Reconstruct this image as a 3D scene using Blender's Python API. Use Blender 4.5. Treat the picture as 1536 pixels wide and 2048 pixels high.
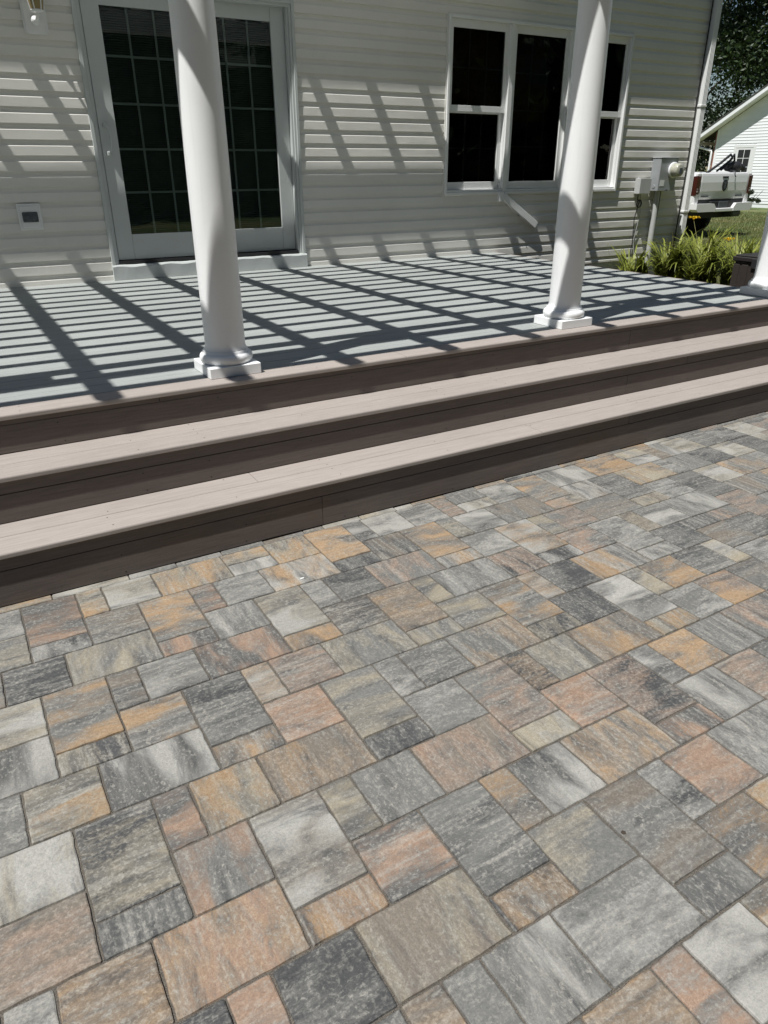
import bpy, math, random
from mathutils import Vector, Matrix
random.seed(7)
for o in list(bpy.data.objects): bpy.data.objects.remove(o)
scene = bpy.context.scene
COL = scene.collection

# ------------------------------------------------------------------ camera
cam_d = bpy.data.cameras.new('camera'); cam = bpy.data.objects.new('camera', cam_d); COL.objects.link(cam)
YAW, PITCH, ROLL, FPX = 0.5296, 0.4482, -0.0042, 1436.47
fw = Vector((math.sin(YAW)*math.cos(PITCH), math.cos(YAW)*math.cos(PITCH), -math.sin(PITCH)))
rt = Vector((math.cos(YAW), -math.sin(YAW), 0)); up = rt.cross(fw)
rt2 = rt*math.cos(ROLL)+up*math.sin(ROLL); up2 = -rt*math.sin(ROLL)+up*math.cos(ROLL)
m = Matrix((rt2, up2, -fw)).transposed().to_4x4(); m.translation = (0, 0, 1.525)
cam.matrix_world = m
cam_d.sensor_fit = 'VERTICAL'; cam_d.sensor_height = 36.0; cam_d.lens = 36.0*FPX/2048.0
cam_d.clip_start = 0.05; cam_d.clip_end = 1000
scene.camera = cam

# ------------------------------------------------------------------ sky and sun
SX, SY = 0.471, 0.128          # shadow offset in X and Y for each metre of height
el = math.atan2(1.0, math.hypot(SX, SY))
world = bpy.data.worlds.new('World'); scene.world = world; world.use_nodes = True
wn = world.node_tree.nodes; wl = world.node_tree.links
bg = wn['Background']; sky = wn.new('ShaderNodeTexSky'); sky.sky_type = 'NISHITA'; sky.sun_disc = False
sky.sun_elevation = el; sky.sun_rotation = math.atan2(-SX, -SY); sky.air_density = 1.0; sky.dust_density = 0.1; sky.ozone_density = 1.0
wl.new(sky.outputs['Color'], bg.inputs['Color']); bg.inputs['Strength'].default_value = 0.05
sun_d = bpy.data.lights.new('sun', 'SUN'); sun = bpy.data.objects.new('sun', sun_d); COL.objects.link(sun)
sun_d.energy = 5.0; sun_d.angle = math.radians(0.5); sun_d.color = (1.0, 0.98, 0.945)
sun.rotation_euler = Vector((SX, SY, -1.0)).to_track_quat('-Z', 'Y').to_euler()
sun.location = (0, 0, 20)
vs = scene.view_settings
vs.view_transform = 'Standard'; vs.look = 'None'; vs.exposure = 0.25; vs.gamma = 1.0; vs.use_curve_mapping = False
scene.render.engine = 'CYCLES'

# ------------------------------------------------------------------ helpers
class MB:
    def __init__(s): s.v = []; s.f = []; s.sm = []
    def add(s, vs_, fs, smooth=False):
        n = len(s.v); s.v += [tuple(p) for p in vs_]
        for f in fs: s.f.append(tuple(i+n for i in f)); s.sm.append(smooth)
        return s
    def box(s, x0, x1, y0, y1, z0, z1):
        return s.add([(x0,y0,z0),(x1,y0,z0),(x1,y1,z0),(x0,y1,z0),(x0,y0,z1),(x1,y0,z1),(x1,y1,z1),(x0,y1,z1)],
              [(3,2,1,0),(4,5,6,7),(0,1,5,4),(1,2,6,5),(2,3,7,6),(3,0,4,7)])
    def cbox(s, x0, x1, y0, y1, z0, z1, c=0.004):
        # box with chamfered edges all round
        P = []; 
        for x, sx in ((x0,1),(x1,-1)):
            for y, sy in ((y0,1),(y1,-1)):
                for z, sz in ((z0,1),(z1,-1)):
                    P += [(x, y+sy*c, z+sz*c), (x+sx*c, y, z+sz*c), (x+sx*c, y+sy*c, z)]
        def i(a,b,d,k): return ((a*2+b)*2+d)*3+k
        F = []
        F += [(i(0,0,0,0),i(0,0,1,0),i(0,1,1,0),i(0,1,0,0)),(i(1,0,0,0),i(1,1,0,0),i(1,1,1,0),i(1,0,1,0))]
        F += [(i(0,0,0,1),i(1,0,0,1),i(1,0,1,1),i(0,0,1,1)),(i(0,1,0,1),i(0,1,1,1),i(1,1,1,1),i(1,1,0,1))]
        F += [(i(0,0,0,2),i(0,1,0,2),i(1,1,0,2),i(1,0,0,2)),(i(0,0,1,2),i(1,0,1,2),i(1,1,1,2),i(0,1,1,2))]
        for a in (0,1):
            for b in (0,1):
                F.append((i(a,b,0,0),i(a,b,0,1),i(a,b,1,1),i(a,b,1,0)) if (a+b)%2 == 0 else (i(a,b,0,1),i(a,b,0,0),i(a,b,1,0),i(a,b,1,1)))
                F.append((i(a,0,b,0),i(a,0,b,2),i(a,1,b,2),i(a,1,b,0)) if (a+b)%2 else (i(a,0,b,2),i(a,0,b,0),i(a,1,b,0),i(a,1,b,2)))
                F.append((i(0,a,b,1),i(0,a,b,2),i(1,a,b,2),i(1,a,b,1)) if (a+b)%2 == 0 else (i(0,a,b,2),i(0,a,b,1),i(1,a,b,1),i(1,a,b,2)))
                for d in (0,1):
                    t = (i(a,b,d,0),i(a,b,d,1),i(a,b,d,2)); F.append(t if (a+b+d)%2 else t[::-1])
        return s.add(P, F)
    def prism(s, pts, axis, a0, a1, smooth=False):
        # closed 2D outline extruded along an axis; for 'x' pts are (y,z), 'y' (x,z), 'z' (x,y)
        n = len(pts)
        mk = {'x': lambda a,p: (a,p[0],p[1]), 'y': lambda a,p: (p[0],a,p[1]), 'z': lambda a,p: (p[0],p[1],a)}[axis]
        V = [mk(a0,p) for p in pts]+[mk(a1,p) for p in pts]
        F = [(k,(k+1)%n,n+(k+1)%n,n+k) for k in range(n)]
        s.add(V, F, smooth); s.add(V, [tuple(range(n))[::-1], tuple(range(n,2*n))]); return s
    def strip(s, pts, x0, x1, smooth=False):
        # open (y,z) polyline extruded along X
        n = len(pts)
        return s.add([(x0,p[0],p[1]) for p in pts]+[(x1,p[0],p[1]) for p in pts], [(k,n+k,n+k+1,k+1) for k in range(n-1)], smooth)
    def lathe(s, prof, c=(0,0,0), n=40, smooth=True):
        V = []; F = []
        for r, z in prof:
            for k in range(n):
                a = 2*math.pi*k/n; V.append((c[0]+r*math.cos(a), c[1]+r*math.sin(a), c[2]+z))
        for j in range(len(prof)-1):
            for k in range(n):
                F.append((j*n+k, j*n+(k+1)%n, (j+1)*n+(k+1)%n, (j+1)*n+k))
        s.add(V, F, smooth)
        s.add(V[:n], [tuple(range(n))[::-1]]); s.add(V[-n:], [tuple(range(n))]); return s
    def tube(s, pts, r, n=8, r2=None):
        pts = [Vector(p) for p in pts]; V = []; F = []; m_ = len(pts)
        for i, p in enumerate(pts):
            d = (pts[min(i+1,m_-1)]-pts[max(i-1,0)]).normalized()
            a = d.orthogonal().normalized() if i == 0 else (a-d*a.dot(d)).normalized()
            b = d.cross(a); rr = r if r2 is None else r+(r2-r)*i/(m_-1)
            for k in range(n):
                t = 2*math.pi*k/n; V.append(p+a*rr*math.cos(t)+b*rr*math.sin(t))
        for i in range(m_-1):
            for k in range(n): F.append((i*n+k, i*n+(k+1)%n, (i+1)*n+(k+1)%n, (i+1)*n+k))
        s.add(V, F, True); s.add(V[:n], [tuple(range(n))[::-1]]); s.add(V[-n:], [tuple(range(n))]); return s
    def xf(s, M): s.v = [tuple(M @ Vector(p)) for p in s.v]; return s
    def mesh(s, name, mat):
        me = bpy.data.meshes.new(name); me.from_pydata(s.v, [], s.f)
        me.polygons.foreach_set('use_smooth', s.sm)
        if mat: me.materials.append(mat)
        me.update(); return me
    def build(s, name, mat, parent=None, loc=None):
        o = bpy.data.objects.new(name, s.mesh(name, mat)); COL.objects.link(o)
        if loc: o.location = loc
        if parent: o.parent = parent
        return o
def link(name, me, parent=None, loc=(0,0,0), rot=None):
    o = bpy.data.objects.new(name, me); COL.objects.link(o); o.location = loc
    if rot: o.rotation_euler = rot
    if parent: o.parent = parent
    return o
def thing(name, label, cat, loc=(0,0,0), group=None):
    o = bpy.data.objects.new(name, None); COL.objects.link(o); o.location = loc; o.empty_display_size = .2
    o['label'] = label; o['category'] = cat
    if group: o['group'] = group
    return o
def tag(o, label, cat, group=None):
    o['label'] = label; o['category'] = cat
    if group: o['group'] = group
    return o
def lin(*c): return tuple((x/255/12.92 if x/255 <= .04045 else ((x/255+.055)/1.055)**2.4) for x in c)
def arc(cx, cy, r, a0, a1, n):
    return [(cx+r*math.cos(math.radians(a0+(a1-a0)*k/n)), cy+r*math.sin(math.radians(a0+(a1-a0)*k/n))) for k in range(n+1)]

# ------------------------------------------------------------------ materials
def nodes(name):
    mt = bpy.data.materials.new(name); mt.use_nodes = True
    nt = mt.node_tree; return mt, nt.nodes, nt.links, nt.nodes['Principled BSDF']
def N(ns, t, **kw):
    n = ns.new('ShaderNode'+t)
    for k, v_ in kw.items():
        if k in n.inputs: n.inputs[k].default_value = v_
        else: setattr(n, k, v_)
    return n
def mixc(ns, ls, fac, a, b, blend='MIX'):
    n = ns.new('ShaderNodeMix'); n.data_type = 'RGBA'; n.blend_type = blend
    for sock, val in ((n.inputs[0], fac), (n.inputs[6], a), (n.inputs[7], b)):
        if hasattr(val, 'links') or isinstance(val, bpy.types.NodeSocket): ls.new(val, sock)
        elif isinstance(val, (int, float)) : sock.default_value = val
        else: sock.default_value = tuple(val)+((1,) if len(val) == 3 else ())
    return n.outputs[2]
def rng(ns, ls, src, a, b, c=0.0, d=1.0):
    n = ns.new('ShaderNodeMapRange'); n.clamp = True
    n.inputs[1].default_value = a; n.inputs[2].default_value = b; n.inputs[3].default_value = c; n.inputs[4].default_value = d
    ls.new(src, n.inputs[0]); return n.outputs[0]
def math_(ns, ls, op, a, b=0.0):
    n = ns.new('ShaderNodeMath'); n.operation = op
    for s_, v_ in ((n.inputs[0], a), (n.inputs[1], b)):
        if isinstance(v_, bpy.types.NodeSocket): ls.new(v_, s_)
        else: s_.default_value = v_
    return n.outputs[0]
def noise(ns, ls, vec, scale, detail=4, rough=.55, dist=0.0):
    n = N(ns, 'TexNoise'); n.inputs['Scale'].default_value = scale; n.inputs['Detail'].default_value = detail
    n.inputs['Roughness'].default_value = rough; n.inputs['Distortion'].default_value = dist
    if vec is not None: ls.new(vec, n.inputs['Vector'])
    return n.outputs['Fac']
def coords(ns, ls, scale=(1,1,1), kind='Object'):
    t = N(ns, 'TexCoord'); mp = N(ns, 'Mapping'); mp.inputs['Scale'].default_value = scale
    ls.new(t.outputs[kind], mp.inputs['Vector']); return mp.outputs['Vector']
def bump(ns, ls, bs, h, strength=.3, dist=.002):
    b = N(ns, 'Bump'); b.inputs['Strength'].default_value = strength; b.inputs['Distance'].default_value = dist
    ls.new(h, b.inputs['Height']); ls.new(b.outputs['Normal'], bs.inputs['Normal'])
def plain(name, col, rough=.5, metal=0.0, var=.08, vscale=3.0, bscale=None, bstr=.15, spec=.5):
    mt, ns, ls, bs = nodes(name)
    v = coords(ns, ls)
    n1 = noise(ns, ls, v, vscale, 5, .6)
    dark = tuple(c*(1-var) for c in col); lite = tuple(min(1, c*(1+var)) for c in col)
    ls.new(mixc(ns, ls, rng(ns, ls, n1, .3, .7), dark, lite), bs.inputs['Base Color'])
    bs.inputs['Roughness'].default_value = rough; bs.inputs['Metallic'].default_value = metal
    bs.inputs['Specular IOR Level'].default_value = spec
    if bscale: bump(ns, ls, bs, noise(ns, ls, v, bscale, 3), bstr)
    return mt
def board_mat(name, col, var=.10):
    # composite deck board: long fine grain along X, slight shade change from board to board
    mt, ns, ls, bs = nodes(name)
    v = coords(ns, ls, (3, 60, 60)); g = noise(ns, ls, v, 2.0, 6, .65, .6)
    v2 = coords(ns, ls, (1, 1, 1)); b2 = noise(ns, ls, v2, 1.1, 3); fine = noise(ns, ls, v2, 240, 2)
    oi = N(ns, 'ObjectInfo')
    c = mixc(ns, ls, rng(ns, ls, g, .3, .72), tuple(x*(1-var) for x in col), tuple(x*(1+var*.6) for x in col))
    c = mixc(ns, ls, 1.0, c, mixc(ns, ls, rng(ns, ls, b2, .3, .7), (.95,.95,.95), (1.04,1.04,1.04)), 'MULTIPLY')
    c = mixc(ns, ls, 1.0, c, mixc(ns, ls, oi.outputs['Random'], (.955,.955,.955), (1.035,1.035,1.03)), 'MULTIPLY')
    c = mixc(ns, ls, 1.0, c, mixc(ns, ls, rng(ns, ls, fine, .3, .7), (.94,.94,.94), (1.05,1.05,1.05)), 'MULTIPLY')
    ls.new(c, bs.inputs['Base Color']); bs.inputs['Roughness'].default_value = .72; bs.inputs['Specular IOR Level'].default_value = .3
    bump(ns, ls, bs, math_(ns, ls, 'ADD', g, math_(ns, ls, 'MULTIPLY', fine, .4)), .35, .0012)
    return mt
M = {}
M['tan'] = board_mat('composite_tan', (.340, .302, .276), .17)
M['brown'] = board_mat('composite_tan_shaded', (.150, .125, .112), .22)  # tan boards again, with the shade on the risers put into the colour
M['deck'] = board_mat('composite_grey', (.312, .330, .322), .14)
def siding_mat(name, col):
    mt, ns, ls, bs = nodes(name)
    v = coords(ns, ls, (1, 1, 1)); n1 = noise(ns, ls, v, .9, 5, .65); v2 = coords(ns, ls, (4, 40, 40)); g = noise(ns, ls, v2, 3, 5, .6)
    st = noise(ns, ls, coords(ns, ls, (9, 1, .6)), 1.5, 4)
    c = mixc(ns, ls, rng(ns, ls, n1, .3, .7), tuple(x*.93 for x in col), tuple(x*1.03 for x in col))
    c = mixc(ns, ls, rng(ns, ls, st, .62, .85, 0, .25), c, tuple(x*.72 for x in col))
    oi = N(ns, 'ObjectInfo')
    c = mixc(ns, ls, 1.0, c, mixc(ns, ls, oi.outputs['Random'], (.97,.97,.965), (1.02,1.02,1.02)), 'MULTIPLY')
    ls.new(c, bs.inputs['Base Color']); bs.inputs['Roughness'].default_value = .55; bs.inputs['Specular IOR Level'].default_value = .35
    wv = noise(ns, ls, coords(ns, ls, (1.6, 1, 5)), 1.0, 2)
    bump(ns, ls, bs, math_(ns, ls, 'ADD', math_(ns, ls, 'MULTIPLY', g, .06), wv), .5, .012); return mt
M['siding'] = siding_mat('vinyl_siding', (.73, .72, .67))
M['gsiding'] = siding_mat('garage_siding', (.86, .87, .89))
M['white'] = plain('white_vinyl', (.76, .77, .76), .42, var=.03, vscale=2, bscale=120, bstr=.03)
M['doorp'] = plain('door_paint', (.52, .55, .54), .42, var=.03, vscale=2)
def column_mat():
    mt, ns, ls, bs = nodes('column_paint'); v = coords(ns, ls)
    n1 = noise(ns, ls, v, 2.2, 5, .6); run_ = noise(ns, ls, coords(ns, ls, (26, 26, 1.6)), 1.0, 5, .65); sp_ = noise(ns, ls, v, 75, 3, .6)
    c = mixc(ns, ls, rng(ns, ls, n1, .3, .7), (.83, .845, .845), (.87, .88, .88))
    c = mixc(ns, ls, rng(ns, ls, run_, .58, .80, 0, .16), c, (.52, .50, .46))
    c = mixc(ns, ls, rng(ns, ls, sp_, .70, .78, 0, .35), c, (.40, .38, .34))
    ls.new(c, bs.inputs['Base Color']); bs.inputs['Roughness'].default_value = .36
    bump(ns, ls, bs, math_(ns, ls, 'ADD', math_(ns, ls, 'MULTIPLY', n1, 1.5), math_(ns, ls, 'MULTIPLY', run_, .3)), .22, .004); return mt
M['column'] = column_mat()
M['pergola'] = plain('pergola_paint', (.80, .80, .79), .45, var=.04)
M['grey'] = plain('grey_metal', (.33, .35, .36), .45, .2, var=.06)
M['greypvc'] = plain('grey_pvc', (.45, .46, .45), .5, var=.05)
M['black'] = plain('black_rubber', (.018, .018, .02), .6)
M['dgrey'] = plain('dark_grey_plastic', (.07, .08, .09), .5)
M['room'] = plain('room_paint', (.16, .15, .14), .8)
M['concrete'] = plain('concrete', (.30, .29, .27), .9, var=.15, vscale=6, bscale=40)
M['soil'] = plain('soil', (.05, .038, .028), .95, var=.4, vscale=25, bscale=60, bstr=.6)
M['binb'] = plain('bin_brown', (.035, .028, .024), .55, var=.12, vscale=20)
M['binl'] = plain('bin_lid', (.022, .019, .018), .5, var=.1)
M['truck'] = plain('truck_paint', (.74, .74, .74), .18, var=.02)
M['chrome'] = plain('chrome', (.55, .55, .56), .2, 1.0)
M['tyre'] = plain('tyre', (.02, .02, .02), .8)
M['screw'] = plain('screw', (.03, .025, .022), .6)
M['roof'] = plain('shingle', (.07, .068, .065), .9, var=.25, vscale=14)
M['brick'] = plain('brick_red', (.25, .11, .075), .85, var=.25, vscale=9)
M['blind'] = plain('blind', (.22, .24, .225), .6)
M['shade'] = plain('woven_shade', (.34, .18, .08), .8, var=.4, vscale=30)
M['stalk'] = plain('stalk', (.16, .15, .05), .7, var=.3)
M['bark'] = plain('bark', (.07, .055, .042), .9, var=.3, vscale=8, bscale=25, bstr=.6)
M['amber'] = plain('amber_glass', (.30, .24, .12), .15)
def leaf_mat(name, c1, c2, trans=.35):
    mt, ns, ls, bs = nodes(name)
    v = coords(ns, ls); n1 = noise(ns, ls, v, 1.3, 4); n2 = noise(ns, ls, v, 14, 2)
    c = mixc(ns, ls, rng(ns, ls, math_(ns, ls, 'ADD', math_(ns, ls, 'MULTIPLY', n1, .6), math_(ns, ls, 'MULTIPLY', n2, .4)), .35, .65), c1, c2)
    ls.new(c, bs.inputs['Base Color']); bs.inputs['Roughness'].default_value = .5
    tr = N(ns, 'BsdfTranslucent'); ls.new(c, tr.inputs['Color'])
    mx = N(ns, 'MixShader'); mx.inputs[0].default_value = trans
    ls.new(bs.outputs[0], mx.inputs[1]); ls.new(tr.outputs[0], mx.inputs[2])
    out = ns['Material Output']; ls.new(mx.outputs[0], out.inputs['Surface']); return mt
M['leaf'] = leaf_mat('tree_leaf', (.016, .034, .009), (.045, .078, .019))
M['leafd'] = leaf_mat('tree_leaf_dark', (.013, .026, .009), (.034, .058, .017))
M['lily'] = leaf_mat('lily_leaf', (.10, .14, .02), (.34, .36, .06), .3)
M['yellow'] = leaf_mat('petal', (.85, .55, .02), (.95, .70, .05), .4)
M['blade'] = leaf_mat('grass_blade', (.07, .12, .025), (.22, .20, .08), .3)
def glass_mat(name, tint, rough=0.0):
    mt, ns, ls, bs = nodes(name); ns.remove(bs)
    t = N(ns, 'BsdfTransparent'); t.inputs['Color'].default_value = (*tint, 1)
    g = N(ns, 'BsdfGlossy'); g.inputs['Roughness'].default_value = rough
    fr = N(ns, 'Fresnel'); fr.inputs['IOR'].default_value = 1.5
    nz = noise(ns, ls, coords(ns, ls), 2.5, 2); b = N(ns, 'Bump'); b.inputs['Strength'].default_value = .04; b.inputs['Distance'].default_value = .01
    ls.new(nz, b.inputs['Height']); ls.new(b.outputs['Normal'], g.inputs['Normal'])
    mx = N(ns, 'MixShader'); ls.new(fr.outputs[0], mx.inputs[0]); ls.new(t.outputs[0], mx.inputs[1]); ls.new(g.outputs[0], mx.inputs[2])
    ls.new(mx.outputs[0], ns['Material Output'].inputs['Surface']); return mt
M['glass'] = glass_mat('door_glass', (.78, .84, .82))
M['wglass'] = glass_mat('window_glass', (.55, .56, .55))
def emis_free_light(name, col): return plain(name, col, .2)
M['tail'] = plain('tail_light_red', (.045, .003, .004), .12)
M['tailclear'] = plain('tail_light_clear', (.35, .30, .32), .12)

# pavers: every slab has two tones of its own, streaked along or across
def paver_mat():
    mt, ns, ls, bs = nodes('paver_stone')
    def attr(nm):
        a = N(ns, 'Attribute'); a.attribute_type = 'OBJECT'; a.attribute_name = nm; return a
    ta = attr('tone_a').outputs['Color']; tb = attr('tone_b').outputs['Color']; sd = attr('streak').outputs['Fac']
    tc = N(ns, 'TexCoord'); oi = N(ns, 'ObjectInfo')
    sp = N(ns, 'SeparateXYZ'); ls.new(tc.outputs['Object'], sp.inputs[0])
    def lerp(a, b): # a*(1-sd)+b*sd
        return math_(ns, ls, 'ADD', math_(ns, ls, 'MULTIPLY', a, math_(ns, ls, 'SUBTRACT', 1.0, sd)), math_(ns, ls, 'MULTIPLY', b, sd))
    al = lerp(sp.outputs[0], sp.outputs[1]); ac = lerp(sp.outputs[1], sp.outputs[0])
    seed = math_(ns, ls, 'MULTIPLY', oi.outputs['Random'], 97.0)
    def vec(sa, sc):
        c = N(ns, 'CombineXYZ'); ls.new(math_(ns, ls, 'MULTIPLY', al, sa), c.inputs[0]); ls.new(math_(ns, ls, 'MULTIPLY', ac, sc), c.inputs[1]); ls.new(seed, c.inputs[2]); return c.outputs[0]
    wide = noise(ns, ls, vec(2.6, 9.0), 1.0, 4, .58, .5)
    cloud = noise(ns, ls, vec(6.0, 10.0), 1.0, 8, .68, .6)
    streak = noise(ns, ls, vec(4.0, 46.0), 1.0, 5, .62, .3)
    blot = noise(ns, ls, vec(5.0, 14.0), 1.0, 9, .72, .5)
    mott = noise(ns, ls, vec(85.0, 105.0), 1.0, 6, .70, .4)
    grit = noise(ns, ls, vec(210.0, 210.0), 1.0, 4, .65)
    fine = noise(ns, ls, vec(520.0, 520.0), 1.0, 2, .6)
    # how strongly this slab is streaked
    sw_ = rng(ns, ls, math_(ns, ls, 'FRACT', math_(ns, ls, 'MULTIPLY', oi.outputs['Random'], 13.7)), 0, 1, .15, .62)
    def mul(c_, n_, a, b_, lo, hi): return mixc(ns, ls, 1.0, c_, mixc(ns, ls, rng(ns, ls, n_, a, b_), (lo, lo, lo), (hi, hi, hi*.985)), 'MULTIPLY')
    f1 = math_(ns, ls, 'ADD', math_(ns, ls, 'MULTIPLY', wide, .68), math_(ns, ls, 'ADD', math_(ns, ls, 'MULTIPLY', cloud, .14), math_(ns, ls, 'MULTIPLY', mott, .18)))
    c = mixc(ns, ls, rng(ns, ls, f1, .43, .57), ta, tb)
    c = mixc(ns, ls, rng(ns, ls, cloud, .44, .64, 0, .68), c, (.150, .147, .140))
    dk = math_(ns, ls, 'ADD', math_(ns, ls, 'MULTIPLY', blot, .74), math_(ns, ls, 'MULTIPLY', mott, .26))
    c = mixc(ns, ls, rng(ns, ls, dk, .50, .61, 0, .85), c, (.062, .063, .065))
    lt_ = math_(ns, ls, 'ADD', math_(ns, ls, 'MULTIPLY', streak, .78), math_(ns, ls, 'MULTIPLY', mott, .22))
    c = mixc(ns, ls, math_(ns, ls, 'MULTIPLY', rng(ns, ls, lt_, .49, .63), sw_), c, (.300, .289, .264))
    c = mixc(ns, ls, math_(ns, ls, 'MULTIPLY', rng(ns, ls, mott, .51, .63), rng(ns, ls, cloud, .38, .60, .12, .66)), c, (.280, .268, .242))
    c = mul(c, mott, .36, .64, .86, 1.14); c = mul(c, grit, .32, .68, .86, 1.15); c = mul(c, fine, .3, .7, .90, 1.10)
    ls.new(c, bs.inputs['Base Color']); bs.inputs['Roughness'].default_value = .78; bs.inputs['Specular IOR Level'].default_value = .32
    relief = noise(ns, ls, vec(7.0, 12.0), 1.0, 6, .52, .9)
    h = math_(ns, ls, 'ADD', math_(ns, ls, 'MULTIPLY', relief, 1.7), math_(ns, ls, 'ADD', math_(ns, ls, 'MULTIPLY', grit, .10), math_(ns, ls, 'MULTIPLY', mott, .12)))
    bump(ns, ls, bs, h, .75, .006)
    return mt
M['paver'] = paver_mat()
def sand_mat():
    mt, ns, ls, bs = nodes('joint_sand')
    v = coords(ns, ls); f = noise(ns, ls, v, 380, 3, .7); g = noise(ns, ls, v, 6, 4)
    c = mixc(ns, ls, rng(ns, ls, f, .36, .66), (.045, .040, .033), (.19, .168, .138))
    c = mixc(ns, ls, rng(ns, ls, g, .4, .7, 0, .4), c, (.06, .055, .05))
    ls.new(c, bs.inputs['Base Color']); bs.inputs['Roughness'].default_value = .95
    bump(ns, ls, bs, f, .8, .003); return mt
M['sand'] = sand_mat()
def lawn_mat():
    mt, ns, ls, bs = nodes('lawn')
    v = coords(ns, ls); a = noise(ns, ls, v, .45, 4, .6); b = noise(ns, ls, v, 25, 4, .7)
    c = mixc(ns, ls, rng(ns, ls, b, .3, .7), (.05, .085, .02), (.11, .15, .04))
    c = mixc(ns, ls, rng(ns, ls, a, .42, .62, 0, .8), c, (.20, .17, .075))
    ls.new(c, bs.inputs['Base Color']); bs.inputs['Roughness'].default_value = .95; bump(ns, ls, bs, b, .8, .03); return mt
M['lawn'] = lawn_mat()

# ================================================================== setting: ground, patio, flower bed
def grid_sheet(name, x0, x1, y0, y1, z, mat, nx=1, ny=1):
    mb = MB(); V = [(x0+(x1-x0)*i/nx, y0+(y1-y0)*j/ny, z) for j in range(ny+1) for i in range(nx+1)]
    F = [(j*(nx+1)+i, j*(nx+1)+i+1, (j+1)*(nx+1)+i+1, (j+1)*(nx+1)+i) for j in range(ny) for i in range(nx)]
    mb.add(V, F); o = mb.build(name, mat); o['kind'] = 'structure'; return o
grid_sheet('lawn', -300, 300, -300, 300, -0.030, M['lawn'])
grid_sheet('flower_bed', 5.8, 9.6, 4.2, 7.3, -0.012, M['soil'])
patio = grid_sheet('patio', -4.0, 6.4, -3.0, 2.80, -0.0056, M['sand'])

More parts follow.
